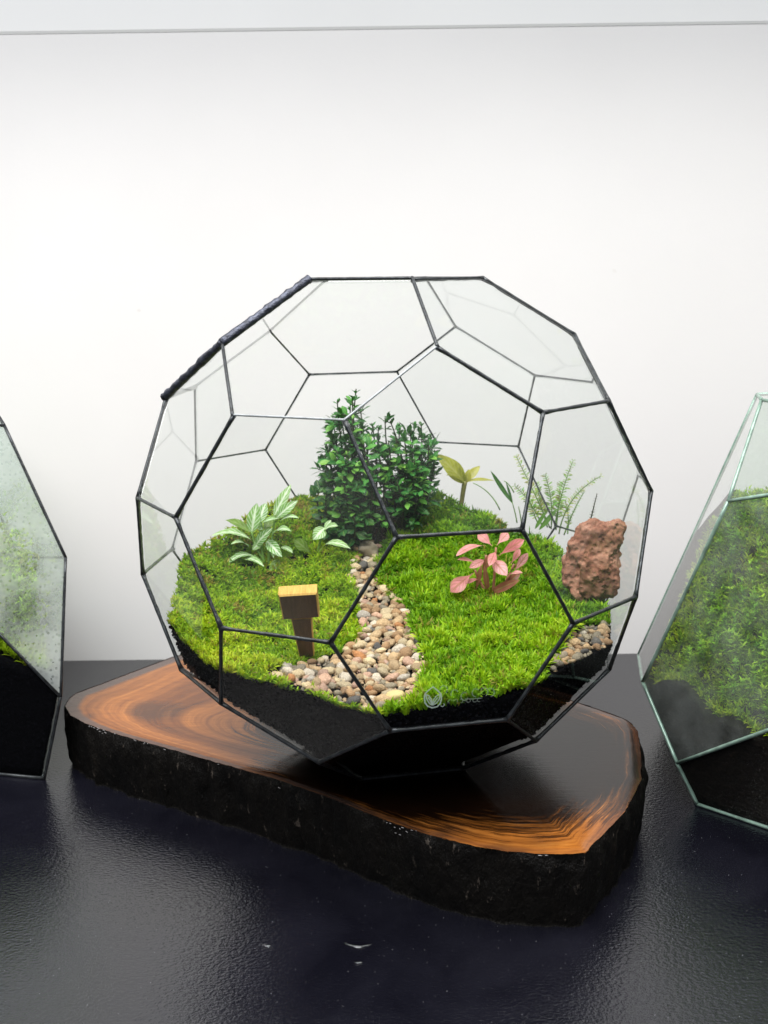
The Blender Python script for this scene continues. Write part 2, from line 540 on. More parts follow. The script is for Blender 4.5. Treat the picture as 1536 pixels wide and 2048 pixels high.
# plants
M['shrub'] = leaf_mat('dark_shrub_leaf', [(0.0, (0.020, 0.12, 0.028)), (0.35, (0.050, 0.24, 0.045)), (0.7, (0.11, 0.37, 0.055)), (1.0, (0.26, 0.52, 0.08))], trans=0.3, rough=0.33)
M['creeper'] = leaf_mat('round_creeper_leaf', [(0.0, (0.018, 0.085, 0.028)), (0.5, (0.04, 0.16, 0.03)), (1.0, (0.09, 0.25, 0.03))], trans=0.3, rough=0.36)
M['veined'] = leaf_mat('white_veined_leaf', [(0.0, (0.15, 0.34, 0.06)), (0.5, (0.22, 0.43, 0.10)), (1.0, (0.30, 0.50, 0.15))], veins=((0.74, 0.85, 0.62), 6.0, 0.06, 1.0), trans=0.35)
M['plain_pale'] = leaf_mat('yellow_green_leaf', [(0.0, (0.16, 0.28, 0.03)), (1.0, (0.25, 0.36, 0.05))], veins=((0.45, 0.55, 0.25), 5.0, 0.04, 0.45), trans=0.4)
M['pink'] = leaf_mat('pink_leaf', [(0.0, (0.70, 0.20, 0.22)), (0.5, (0.80, 0.31, 0.33)), (1.0, (0.86, 0.42, 0.44))], veins=((0.44, 0.20, 0.10), 6.0, 0.045, 0.75), trans=0.35, edge=(0.55, 0.25, 0.17))
M['bronze'] = leaf_mat('bronze_pink_leaf', [(0.0, (0.30, 0.11, 0.065)), (1.0, (0.42, 0.17, 0.11))], trans=0.3)
M['yellow'] = leaf_mat('yellow_leaf', [(0.0, (0.40, 0.44, 0.035)), (1.0, (0.55, 0.52, 0.10))], veins=((0.62, 0.62, 0.22), 7.0, 0.04, 0.55), trans=0.5)
M['blade'] = leaf_mat('dark_grass_blade', [(0.0, (0.03, 0.12, 0.02)), (1.0, (0.05, 0.17, 0.03))], trans=0.3)
M['palmblade'] = leaf_mat('light_grass_blade', [(0.0, (0.12, 0.30, 0.05)), (1.0, (0.18, 0.36, 0.07))], trans=0.5)
M['stem_green'] = simple('green_stem', (0.14, 0.26, 0.05), 0.5, 0, 0.4, 0.3, 150)
M['stem_dark'] = simple('dark_woody_stem', (0.030, 0.035, 0.015), 0.65, 0, 0.3, 0.4, 200)
M['stem_pink'] = simple('pink_stem', (0.34, 0.15, 0.09), 0.5, 0, 0.4, 0.3, 150)
M['stem_brown'] = simple('brown_green_stem', (0.16, 0.15, 0.04), 0.55, 0, 0.3, 0.3, 150)
M['feather'] = leaf_mat('feathery_leaflet', [(0.0, (0.2, 0.34, 0.06)), (1.0, (0.3, 0.42, 0.1))], by='tint', trans=0.4)
M['drop'] = glass_mat('water_drop_surface', (0.94, 0.95, 0.96), gloss=1.6)
M['smear'] = simple('dried_white_speck', (0.42, 0.42, 0.45), 0.5, 0, 0.4, 0.4, 900)

# ---------------------------------------------------------------- setting: table and wall
TZ = -0.042
WY = 0.287
mb = MB()


def box(mb, x0, x1, y0, y1, z0, z1, mi=0, tint=None):
    v = [(x, y, z) for z in (z0, z1) for y in (y0, y1) for x in (x0, x1)]
    mb.add(v, [(0, 2, 3, 1), (4, 5, 7, 6), (0, 1, 5, 4), (2, 6, 7, 3), (0, 4, 6, 2), (1, 3, 7, 5)], None, tint, mi)


box(mb, -0.9, 0.9, -0.62, WY - 0.001, TZ - 0.03, TZ)
tag(mb.build('table_top', M['table'], smooth=False), 'black leather-grained table top under the terrariums', kind='structure')
mb = MB()
box(mb, -1.2, 1.2, WY, WY + 0.05, -0.6, 1.0)
tag(mb.build('wall', M['wall'], smooth=False), 'white painted wall behind the table', kind='structure')
mb = MB()
sec = [(WY - 0.0003, 0.4645), (WY - 0.0012, 0.4665), (WY - 0.0075, 0.520), (WY - 0.0075, 0.80), (WY - 0.0003, 0.80)]
k = len(sec)
mb.add([(x, y, z) for x in (-1.2, 1.2) for (y, z) in sec], [(i, (i + 1) % k, k + (i + 1) % k, k + i) for i in range(k)] + [tuple(reversed(range(k))), tuple(range(k, 2 * k))])
tag(mb.build('wall_panel', M['panel'], smooth=False), 'white panel hanging just in front of the top of the wall', kind='structure')

# ---------------------------------------------------------------- the football shaped polyhedron
PHI = (1 + 5 ** 0.5) / 2
S = 0.03
RV = np.array([1.88265718, 3.45297312, 2.46809466])          # its pose in the camera frame


def rod(r):
    th = np.linalg.norm(r)
    k = r / th
    K = np.array([[0, -k[2], k[1]], [k[2], 0, -k[0]], [-k[1], k[0], 0]])
    return np.eye(3) + math.sin(th) * K + (1 - math.cos(th)) * K @ K


vs = set()
for vv in ((0, 1, 3 * PHI), (1, 2 + PHI, 2 * PHI), (PHI, 2, 2 * PHI + 1)):
    for sx_ in (1, -1):
        for sy_ in (1, -1):
            for sz_ in (1, -1):
                w = tuple(round(a * b, 9) + 0.0 for a, b in zip(vv, (sx_, sy_, sz_)))
                for k in range(3):
                    vs.add(w[k:] + w[:k])
BV = np.array(sorted(vs))
H0 = 0.13964630619607962
BVW = (C2W @ rod(RV) @ BV.T).T * S + np.array([0, 0, H0])
BD = np.linalg.norm(BV[:, None] - BV[None], axis=2)
NB = [[j for j in range(60) if 0.1 < BD[i, j] < 2.01] for i in range(60)]


def ball_faces():
    fs = set()
    for i in range(60):
        for j in NB[i]:
            for k in NB[j]:
                if k == i:
                    continue
                n = np.cross(BV[j] - BV[i], BV[k] - BV[j])
                if n @ BV[j] < 0:
                    continue
                f = [i, j, k]
                while True:
                    a, b = f[-2], f[-1]
                    c = [c for c in NB[b] if c != a and abs(np.dot(n, BV[c] - BV[b])) < 1e-6][0]
                    if c == f[0]:
                        break
                    f.append(c)
                q = f.index(min(f))
                fs.add(tuple(f[q:] + f[:q]))
    return sorted(fs)


BF = ball_faces()
CEN = np.array([0, 0, H0])
BPL = []
for fc in BF:
    c = BVW[list(fc)].mean(0)
    n = unit(c - CEN)
    BPL.append((n, float(n @ c)))


def project(p):
    c = C2W.T @ (np.asarray(p) - CAM)
    return 768 + FPX * c[0] / c[2], 1024 + FPX * c[1] / c[2]


def near_vertex(px, py):
    return min(range(60), key=lambda i: math.hypot(*(np.array(project(BVW[i])) - (px, py))) + (0 if BVW[i][1] < 0.02 else 500))


OPEN = {near_vertex(*p) for p in ((463, 830), (690, 838), (870, 692), (828, 560), (622, 562), (450, 692))}


def prism(mb, poly, n, thick, inset, mi=0):
    """a pane: the polygon shrunk by inset, thick into the body"""
    poly = [np.asarray(p, float) for p in poly]
    c = sum(poly) / len(poly)
    r = min(np.linalg.norm((poly[i] + poly[(i + 1) % len(poly)]) / 2 - c) for i in range(len(poly)))
    k = max(0.5, 1 - inset / r)
    a = [c + (p - c) * k for p in poly]
    b = [p - n * thick for p in a]
    m = len(a)
    if np.cross(a[1] - a[0], a[2] - a[1]) @ n < 0:
        a.reverse()
        b.reverse()
    mb.add(a + b, [tuple(range(m)), tuple(reversed(range(m, 2 * m)))] + [(i, m + i, m + (i + 1) % m, (i + 1) % m) for i in range(m)], None, None, mi)


_nv = {k: near_vertex(*p) for k, p in dict(T=(622, 562), U=(450, 692), V=(328, 787), S=(828, 560), A=(463, 830), C=(870, 692), B=(690, 838)).items()}
TAPED = [{_nv['T'], _nv['U']}, {_nv['U'], _nv['V']}]
BARE_EDGE = [{_nv['A'], _nv['B']}, {_nv['B'], _nv['C']}]
ball = empty('football_terrarium', (0, 0, 0))
tag(ball, 'clear glass football shaped terrarium of pentagon and hexagon panes on the wood slab', 'terrarium')
front_pane = None
fp = {near_vertex(*p) for p in ((790, 1080), (1048, 1060), (1150, 1247), (662, 1285), (778, 1462))}
for fc, (n, h) in zip(BF, BPL):
    if set(fc) == OPEN:
        continue
    mb = MB()
    prism(mb, [BVW[i] for i in fc], n, 0.0022, 0.0006)
    o = mb.build('glass_pane', M['glass'] if n[2] > -0.05 else M['glass_low'], ball, smooth=False)
    if fp <= set(fc):
        front_pane = (o, n, h, BVW[list(fc)].mean(0))
for i in range(60):
    for j in NB[i]:
        if j < i:
            continue
        a, b = BVW[i], BVW[j]
        isrim = i in OPEN and j in OPEN
        tape = {i, j} in TAPED
        d = unit(b - a)
        mb = MB()
        if isrim or tape:
            top = tape
            r0 = 0.0023 if tape else 0.0006 if {i, j} in BARE_EDGE else 0.00095
            pts, rad = [], []
            for t in np.linspace(-0.01, 1.01, 30):
                pp = a + (b - a) * t
                q = pp * 400
                w = noise.noise(Vector(q)) * (0.55 if top else 0.12)
                pts.append(pp + unit(pp - CEN) * (0.0004 + 0.0005 * w))
                rad.append(r0 * (1 + 0.45 * w))
            tube(mb, pts, r0, n=8, rad=rad)
            mb.build('rim', M['rim'] if tape else M['ground_edge'] if {i, j} in BARE_EDGE else M['solder'], ball)
        else:
            r0 = 0.00068 if (a[1] + b[1]) / 2 < 0.02 else 0.00042
            out_ = unit((a + b) / 2 - CEN)
            sd = unit(np.cross(d, out_))
            # a low rounded came over the joint, outside and inside
            prof = [(-1.45, -0.3), (-0.9, 0.55), (0.0, 0.85), (0.9, 0.55), (1.45, -0.3), (0.8, -1.9), (0, -2.4), (-0.8, -1.9)]
            pts = []
            K = 17
            for q in range(K):
                pp = a + (b - a) * (q / (K - 1))
                te = min(q, K - 1 - q) / (K - 1)
                w = 1 + 0.22 * noise.noise(Vector(pp * 260)) + 0.38 * math.exp(-(te / 0.06) ** 2)
                for (u_, h_) in prof:
                    pts.append(pp + sd * u_ * r0 * w + out_ * h_ * r0 * w)
            m = len(prof)
            fs = [(q * m + k, q * m + (k + 1) % m, (q + 1) * m + (k + 1) % m, (q + 1) * m + k) for q in range(K - 1) for k in range(m)]
            fs += [tuple(reversed(range(m))), tuple((K - 1) * m + k for k in range(m))]
            mb.add(pts, fs)
            mb.build('solder_seam', M['solder'], ball)


# etched emblem on the front pane, with the unreadable lettering beside it
def on_plane(px, py, n, h, off):
    d = ray(px, py)
    t = (h + off - n @ CAM) / (n @ d)
    return CAM + d * t


def strip(mb, pts, w, n, closed=False):
    pts = [np.asarray(p, float) for p in pts]
    m = len(pts)
    vsx = []
    for i, p in enumerate(pts):
        a = pts[(i - 1) % m] if closed or i > 0 else p
        b = pts[(i + 1) % m] if closed or i < m - 1 else p
        s_ = unit(np.cross(n, unit(b - a)))
        vsx += [p - s_ * w / 2, p + s_ * w / 2]
    fs = [(2 * i, 2 * i + 1, 2 * ((i + 1) % m) + 1, 2 * ((i + 1) % m)) for i in range(m if closed else m - 1)]
    mb.add(vsx, fs)


po, pn, ph_, pc = front_pane
EP = lambda x, y: on_plane(820 + x * 280 / 1536, 1340 + y * 140 / 768, pn, ph_, 0.0003)


def arc(cx, cy, rx, ry, a0, a1, n=14):
    return [(cx + rx * math.cos(math.radians(a)), cy + ry * math.sin(math.radians(a))) for a in np.linspace(a0, a1, n)]


mb = MB()
drop = [(252, 185), (205, 222), (165, 262), (158, 310), (166, 360), (195, 398), (245, 415), (298, 402), (332, 368), (345, 315), (340, 262), (300, 222)]
strip(mb, [EP(*p) for p in drop], 0.00072, pn, True)
for pl in ([(175, 268), (210, 285), (236, 325), (243, 385)], [(330, 265), (290, 285), (258, 325), (247, 385)],
           [(175, 268), (185, 320), (210, 362), (243, 388)], [(330, 265), (322, 320), (292, 362), (247, 388)],
           [(200, 300), (222, 335), (240, 372)], [(305, 300), (280, 335), (254, 372)]):
    strip(mb, [EP(*p) for p in pl], 0.00055, pn)
strip(mb, [EP(*p) for p in [(338, 395), (360, 402), (378, 385), (370, 368)]], 0.00045, pn)
mb.build('etched_emblem', M['etch'], po, smooth=False)
mb = MB()
for cx, cy, a0, a1 in ((370, 215, 200, 420), (490, 262, 150, 330), (600, 290, 20, 300), (722, 250, 90, 320), (815, 240, 200, 430), (885, 245, 230, 450)):
    strip(mb, [EP(*p) for p in arc(cx, cy, 40, 44, a0, a1)], 0.0006, pn)
for cx in (440, 500, 560, 640, 710, 760):
    strip(mb, [EP(*p) for p in arc(cx, 345 - (cx - 440) * 0.05, 22, 20, 30 + cx, 260 + cx, 8)], 0.0004, pn)
strip(mb, [EP(*p) for p in ((600, 318), (700, 316), (790, 308))], 0.0005, pn)
mb.build('etched_lettering', M['etch_faint'], po, smooth=False)

# ---------------------------------------------------------------- ground inside the terrarium
CP = np.array([
    (-.091, -.098, .0805), (-.058, -.114, .0795), (-.023, -.124, .0705), (0, -.129, .0705), (.013, -.127, .0715), (.066, -.1165, .076), (.119, -.059, .079),
    (-.1307, -.031, .0855), (-.120, -.055, .080),
    (-.139, .0455, .109), (-.124, .063, .113), (-.064, .129, .129), (-.009, .1426, .124), (.04, .131, .1255), (.086, .107, .1085), (.113, .079, .098), (.127, -.015, .083),
    (-.0797, .0465, .087), (-.0814, .0833, .114), (-.0491, -.0665, .080), (-.0089, -.0183, .0805), (-.0158, .0882, .098), (.0583, .0061, .086),
    (-.0089, .1216, .116), (.1185, .017, .084), (-.1155, .0002, .090), (-.0477, .0661, .100), (.0288, -.0671, .081), (-.0435, -.02, .081), (-0.02, 0.04, 0.087), (-.10, .03, .092)])


def tps(r2):
    return np.where(r2 > 1e-12, r2 * np.log(np.maximum(r2, 1e-12)) * 0.5, 0)


_n = len(CP)
_A = np.zeros((_n + 3, _n + 3))
_A[:_n, :_n] = tps(((CP[:, None, :2] - CP[None, :, :2]) ** 2).sum(2) * 100) + np.eye(_n) * 0.004
_A[:_n, _n] = 1
_A[:_n, _n + 1:] = CP[:, :2]
_A[_n, :_n] = 1
_A[_n + 1:, :_n] = CP[:, :2].T
_w = np.linalg.solve(_A, np.concatenate([CP[:, 2], [0, 0, 0]]))


def hgt(xy):
    xy = np.atleast_2d(np.asarray(xy, float))
    r2 = ((xy[:, None] - CP[None, :, :2]) ** 2).sum(2) * 100
    return tps(r2) @ _w[:_n] + _w[_n] + xy @ _w[_n + 1:]


def h1(x, y):
    return float(hgt([(x, y)])[0])


def hn(x, y):
    e = 0.003
    a, b, c, d = hgt([(x + e, y), (x - e, y), (x, y + e), (x, y - e)])
    return unit((-(a - b) / (2 * e), -(c - d) / (2 * e), 1))


def ground(px, py):
    d = ray(px, py)
    ts = np.linspace(0.42, 0.86, 441)
    P = CAM + d * ts[:, None]
    z = hgt(P[:, :2])
    k = np.where(P[:, 2] < z)[0]
    return P[k[0]] if len(k) else P[-1]


def inside(pl, P, inset=0.0):
    P = np.atleast_2d(P)
    ok = np.ones(len(P), bool)
    for n, h in pl:
        ok &= P @ n <= h - inset
    return ok


def reach(pl, c, th, z, inset):
    """how far from the axis point c the body goes in direction th at height z"""
    d = np.array([math.cos(th), math.sin(th), 0])
    o = np.array([c[0], c[1], z])
    t1 = 1e9
    for n, h in pl:
        a = n @ d
        b = h - inset - n @ o
        if a > 1e-9:
            t1 = min(t1, b / a)
        elif b < 0:
            return 0.0
    return max(t1, 0.0)


def fill(pl, c, zb, hf, inset, NT=168, NZ=18, NR=22):
    """a solid body of soil: follows the panes below and the height field on top"""
    mb = MB()
    rings = []
    for ti in range(NT):
        th = 2 * math.pi * ti / NT
        zt = hf(*c)
        for _ in range(14):
            r = reach(pl, c, th, zt, inset)
            zt = 0.5 * zt + 0.5 * hf(c[0] + r * math.cos(th), c[1] + r * math.sin(th))
        col = []
        for k in range(NZ):
            z = zb + (zt - zb) * k / (NZ - 1)
            r = reach(pl, c, th, z, inset)
            col.append((c[0] + r * math.cos(th), c[1] + r * math.sin(th), z))
        r = reach(pl, c, th, zt, inset)
        for k in range(1, NR):
            q = r * (1 - k / NR)
            x, y = c[0] + q * math.cos(th), c[1] + q * math.sin(th)
            col.append((x, y, hf(x, y)))
        rings.append(col)
    m = len(rings[0])
    v = [p for col in rings for p in col] + [(c[0], c[1], hf(*c)), (c[0], c[1], zb)]
    f = []
    for t in range(NT):
        a, b = t * m, ((t + 1) % NT) * m
        for k in range(m - 1):
            f.append((a + k, b + k, b + k + 1, a + k + 1))
        f.append((a + m - 1, b + m - 1, NT * m))
        f.append((b, a, NT * m + 1))
    mb.add(v, f)
    return mb


o = fill(BPL, (0.0, 0.0), 0.0045, h1, 0.0035).build('soil', M['soil'])
tag(o, 'black soil bed filling the bottom of the football shaped terrarium', 'soil', kind='stuff')

mb = MB()
rg_ = np.random.default_rng(70)
OCT = np.array([(1, 0, 0), (-1, 0, 0), (0, 1, 0), (0, -1, 0), (0, 0, 1), (0, 0, -1)], float)
OCF = [(0, 2, 4), (2, 1, 4), (1, 3, 4), (3, 0, 4), (2, 0, 5), (1, 2, 5), (3, 1, 5), (0, 3, 5)]
for _ in range(7000):
    th = rg_.uniform(math.pi * 0.92, math.pi * 2.08)
    z = rg_.uniform(0.03, 0.088)
    r = reach(BPL, (0, 0), th, z, 0.0036)
    x, y = r * math.cos(th), r * math.sin(th)
    if z > h1(x, y) + 0.001:
        continue
    s_ = 0.0010 * rg_.uniform(0.5, 1.3)
    q, _r = np.linalg.qr(rg_.normal(size=(3, 3)))
    mb.add((OCT * rg_.uniform(0.7, 1.3, (6, 1))) @ q.T * s_ + [x, y, z], OCF)
M['granule'] = simple('black_granule', (0.0016, 0.0016, 0.0026), 0.6, 0, 0.08, 0.7, 300)
tag(mb.build('soil_granules', M['granule'], smooth=False), 'black soil granules packed against the lower glass of the football shaped terrarium', 'soil', kind='stuff')

# dark bare earth in front of the shrub
PATH = [(738, 1092, 26), (728, 1130, 34), (730, 1165, 42), (752, 1200, 46), (775, 1240, 58), (772, 1290, 84), (765, 1340, 96)]
PATHW = [(ground(px, py)[:2], w * 0.00024) for px, py, w in PATH]
FAN = [ground(px, py)[:2] for px, py in ((528, 1354), (600, 1330), (680, 1312), (700, 1290), (838, 1290), (845, 1398), (795, 1418), (735, 1425), (640, 1395))]
RGT = [ground(px, py)[:2] for px, py in ((1098, 1352), (1122, 1295), (1160, 1262), (1236, 1248), (1250, 1262), (1228, 1300), (1160, 1345), (1085, 1378))]
BARE = [ground(px, py)[:2] for px, py in ((668, 1062), (700, 1030), (790, 1020), (850, 1008), (850, 1040), (790, 1060), (765, 1100), (705, 1110), (672, 1090))]


def inpoly(P, poly):
    P = np.atleast_2d(P)
    r = np.zeros(len(P), bool)
    m = len(poly)
    for i in range(m):
        x0, y0 = poly[i]
        x1, y1 = poly[(i + 1) % m]
        c = ((y0 > P[:, 1]) != (y1 > P[:, 1])) & (P[:, 0] < (x1 - x0) * (P[:, 1] - y0) / (y1 - y0 + 1e-15) + x0)
        r ^= c
    return r


def dpath(P):
    P = np.atleast_2d(P)
    best = np.full(len(P), 1e9)
    for (a, wa), (b, wb) in zip(PATHW[:-1], PATHW[1:]):
        ab = b - a
        t = np.clip(((P - a) @ ab) / (ab @ ab), 0, 1)
        d = np.linalg.norm(P - a - t[:, None] * ab, axis=1) - (wa + (wb - wa) * t)
        best = np.minimum(best, d)
    return best


def gravelly(P):
    return (dpath(P) < 0) | inpoly(P, FAN)


def vnoise(P, s, seed=0.0):
    return np.array([noise.noise(Vector((p[0] * s + seed, p[1] * s - seed, seed * 0.7))) for p in P])


# ---------------------------------------------------------------- moss
def star_tufts(pos, nrm, size, colr, spread, nl, width, seed):
    """leafy moss shoots: nl pointed strands per shoot, each bent, all in one mesh"""
    r = np.random.default_rng(seed)
    n = len(pos)
    V = np.zeros((n, nl, 7, 3), np.float32)
    T = np.zeros((n, nl, 7, 3), np.float32)
    ref = np.where(np.abs(nrm[:, :1]) > 0.9, np.array([[0, 1.0, 0]]), np.array([[1.0, 0, 0]]))
    a = np.cross(nrm, ref)
    a /= np.linalg.norm(a, axis=1)[:, None]
    b = np.cross(nrm, a)
    for k in range(nl):
        ph = 2 * np.pi * (k / nl) + r.uniform(-0.6, 0.6, n)
        tilt = r.uniform(spread[0], spread[1], n)
        out_ = a * np.cos(ph)[:, None] + b * np.sin(ph)[:, None]
        d0 = nrm * np.cos(tilt * 0.55)[:, None] + out_ * np.sin(tilt * 0.55)[:, None]
        d1 = nrm * np.cos(tilt)[:, None] + out_ * np.sin(tilt)[:, None]
        d2 = nrm * np.cos(tilt * 1.35)[:, None] + out_ * np.sin(tilt * 1.35)[:, None]
        sd = np.cross(nrm, out_)
        L_ = size * r.uniform(0.65, 1.25, n)
        w = width * r.uniform(0.75, 1.3, n)
        p0 = pos
        p1 = p0 + d0 * (L_ * 0.35)[:, None]
        p2 = p1 + d1 * (L_ * 0.35)[:, None]
        p3 = p2 + d2 * (L_ * 0.3)[:, None]
        for q, (p, f) in enumerate(((p0, 0.45), (p1, 1.0), (p2, 0.8))):
            V[:, k, 2 * q] = p - sd * (w * f * 0.5)[:, None]
            V[:, k, 2 * q + 1] = p + sd * (w * f * 0.5)[:, None]
        V[:, k, 6] = p3
        T[:, k] = (colr * r.uniform(0.78, 1.25, (n, 1)))[:, None, :]
    nv = n * nl * 7
    base = (np.arange(n * nl) * 7)[:, None]
    quads = np.concatenate([base + np.array([[0, 1, 3, 2]]), base + np.array([[2, 3, 5, 4]])], 1).reshape(-1, 4)
    tris = base + np.array([[4, 5, 6]])
    return V.reshape(-1, 3), T.reshape(-1, 3), quads, tris


def press(part, pl, inset):
    """strands that would pass the glass lie against it"""
    V = part[0].astype(np.float64)
    for _ in range(2):
        for n, h in pl:
            e = np.maximum(V @ n - (h - inset), 0)
            V -= e[:, None] * n
    return (V.astype(np.float32),) + tuple(part[1:])


def raw_mesh(name, parts, mat):
    V = np.concatenate([p[0] for p in parts])
    T = np.concatenate([p[1] for p in parts])
    Q, R, off = [], [], 0
    for p in parts:
        Q.append(p[2] + off)
        R.append(p[3] + off)
        off += len(p[0])
    Q, R = np.concatenate(Q), np.concatenate(R)
    me = bpy.data.meshes.new(name)
    me.vertices.add(len(V))
    me.vertices.foreach_set('co', V.astype(np.float32).ravel())
    me.loops.add(Q.size + R.size)
    me.loops.foreach_set('vertex_index', np.concatenate([Q.ravel(), R.ravel()]).astype(np.int32))
    me.polygons.add(len(Q) + len(R))
    st = np.concatenate([np.arange(len(Q)) * 4, Q.size + np.arange(len(R)) * 3])
    me.polygons.foreach_set('loop_start', st.astype(np.int32))
    me.polygons.foreach_set('use_smooth', np.ones(len(Q) + len(R), bool))
    me.update(calc_edges=True)
    me.validate()
    c = np.ones((len(V), 4), np.float32)
    c[:, :3] = np.clip(T, 0, 1)
    a_ = me.color_attributes.new('tint', 'FLOAT_COLOR', 'POINT')
    a_.data.foreach_set('color', c.ravel())
    me.materials.append(mat)
    o = bpy.data.objects.new(name, me)
    COL.objects.link(o)
    return o


def scatter(n, x0, x1, y0, y1, seed):
    r = np.random.default_rng(seed)
    return np.stack([r.uniform(x0, x1, n), r.uniform(y0, y1, n)], 1)


def field_normals(P):
    e = 0.003
    gx = (hgt(P + [e, 0]) - hgt(P - [e, 0])) / (2 * e)
    gy = (hgt(P + [0, e]) - hgt(P - [0, e])) / (2 * e)
    n = np.stack([-gx, -gy, np.ones(len(P))], 1)
    return n / np.linalg.norm(n, axis=1)[:, None]


P = scatter(44000, -0.155, 0.15, -0.14, 0.155, 3)
Z = hgt(P)
ok = inside(BPL, np.column_stack([P, Z + 0.001]), 0.0026)
P, Z = P[ok], Z[ok]
edge_n = vnoise(P, 120, 3.3) * 0.0075 + vnoise(P, 300, 7.7) * 0.003
keep = ~(inpoly(P + edge_n[:, None] * 0.6, FAN)) & (vnoise(P, 150, 31.0) > -0.42) & (dpath(P) + edge_n > -0.0005) & ~inpoly(P + edge_n[:, None], RGT) & ~inpoly(P, BARE)
P, Z = P[keep], Z[keep]
lft = P[:, 0] < np.interp(P[:, 1], [-0.14, -0.02, 0.09, 0.15], [-0.005, -0.005, -0.016, 0.0])
n1_ = vnoise(P, 55, 1.0)
n2_ = vnoise(P, 22, 5.0)
rv = np.random.default_rng(5)
nr = field_normals(P)
nr = nr + rv.normal(0, 0.22, nr.shape)
nr /= np.linalg.norm(nr, axis=1)[:, None]
pal = np.array([(0.040, 0.115, 0.005), (0.125, 0.265, 0.006), (0.27, 0.44, 0.007), (0.47, 0.57, 0.014), (0.30, 0.22, 0.04)])


def palette(t):
    t = np.clip(t, 0, 3.999)
    i = t.astype(int)
    f = (t - i)[:, None]
    return pal[i] * (1 - f) + pal[i + 1] * f


# tone: the clumps' own green; older brownish growth on the bank at the left
tone = 1.75 + 0.9 * n1_ + 0.8 * n2_ + rv.normal(0, 0.45, len(P))
bank = np.clip((P[:, 1] - 0.035) / 0.05, 0, 1) * (P[:, 0] < -0.02)
brown = (rv.random(len(P)) < 0.05 + 0.12 * bank + 0.25 * np.clip(vnoise(P, 30, 14.0) - 0.2, 0, 1))
tone = np.where(brown, 3.9, tone)
tone = np.clip(tone, 0, 3.95)
colr = palette(tone)
size = 0.0062 * (1 + 0.25 * n1_) * np.where(rv.random(len(P)) < 0.05, 1.4, 1.0)
n3_ = vnoise(P, 85, 8.0)
n4_ = vnoise(P, 170, 11.0)
pos = np.column_stack([P, Z + 0.0026 * n3_ + 0.0016 * n4_ + 0.0030 * n1_ + 0.0010])
tone = np.where(tone > 3.6, tone, np.clip(tone + 0.7 * n4_ + 0.5 * np.clip((0.02 - P[:, 1]) / 0.1, -0.4, 1), 0, 3.3))
bald = (vnoise(P, 48, 20.0) > 0.50) & (P[:, 1] > -0.03)
tone[bald] = np.where(rv.random(bald.sum()) < 0.6, 3.9, tone[bald] * 0.6)
colr = palette(tone)
mask = lft
a_ = star_tufts(pos[mask], nr[mask], size[mask] * 0.70, colr[mask], (0.35, 1.55), 7, 0.0010, 11)
o = raw_mesh('moss', [press(a_, BPL, 0.0030)], M['moss'])
tag(o, 'green star moss lawn and bank left of the gravel path, around the wooden tag', 'moss', kind='stuff')
mask = ~lft
b_ = star_tufts(pos[mask], nr[mask], size[mask] * 0.92, colr[mask] * [0.86, 1.0, 0.9], (0.2, 1.3), 6, 0.00105, 12)
o = raw_mesh('moss', [press(b_, BPL, 0.0030)], M['moss'])
tag(o, 'bright green grassy moss lawn right of the gravel path, around the pink plant', 'moss', kind='stuff')
# dead bits and fallen fibres lying in the moss
mb = MB()
rl_ = random.Random(90)
for i in rl_.sample(range(len(P)), 420):
    p = pos[i] + np.array([0, 0, 0.0022])
    an = rl_.uniform(0, 6.28)
    l_ = rl_.uniform(0.0012, 0.0042)
    e = np.array([math.cos(an), math.sin(an), rl_.uniform(-0.2, 0.35)]) * l_ / 2
    tube(mb, [p - e, p + np.array([0, 0, l_ * 0.12]), p + e], rl_.uniform(0.00015, 0.00035), 0.00012, 4)
M['litter'] = simple('dry_plant_litter', (0.26, 0.17, 0.07), 0.7, 0, 0.2, 0.6, 200)
tag(mb.build('moss_litter', M['litter']), 'tiny dry brown bits of plant litter lying in the moss', 'litter', kind='stuff')

# ---------------------------------------------------------------- pebbles
def pebble_mesh(seed, sub=2, amp=0.42):
    import bmesh
    bm = bmesh.new()
    bmesh.ops.create_icosphere(bm, subdivisions=sub, radius=1)
    r = random.Random(seed)
    sx_, sy_, sz_ = r.uniform(0.95, 1.35), r.uniform(0.75, 1.0), r.uniform(0.55, 0.8)
    of = Vector((seed * 3.1, seed * 1.7, 0))
    for v in bm.verts:
        k = 1 + amp * noise.noise(v.co * 1.3 + of)
        v.co = Vector((v.co.x * sx_ * k, v.co.y * sy_ * k, v.co.z * sz_ * k))
    me = bpy.data.meshes.new('pebble')
    bm.to_mesh(me)
    bm.free()
    me.polygons.foreach_set('use_smooth', np.ones(len(me.polygons), bool))
    me.materials.append(M['pebble'])
    return me


PM = [pebble_mesh(s) for s in range(10)]
pr = random.Random(21)


WORDS = 'front-most second third fourth fifth sixth seventh eighth ninth tenth eleventh twelfth thirteenth fourteenth fifteenth sixteenth'.split()


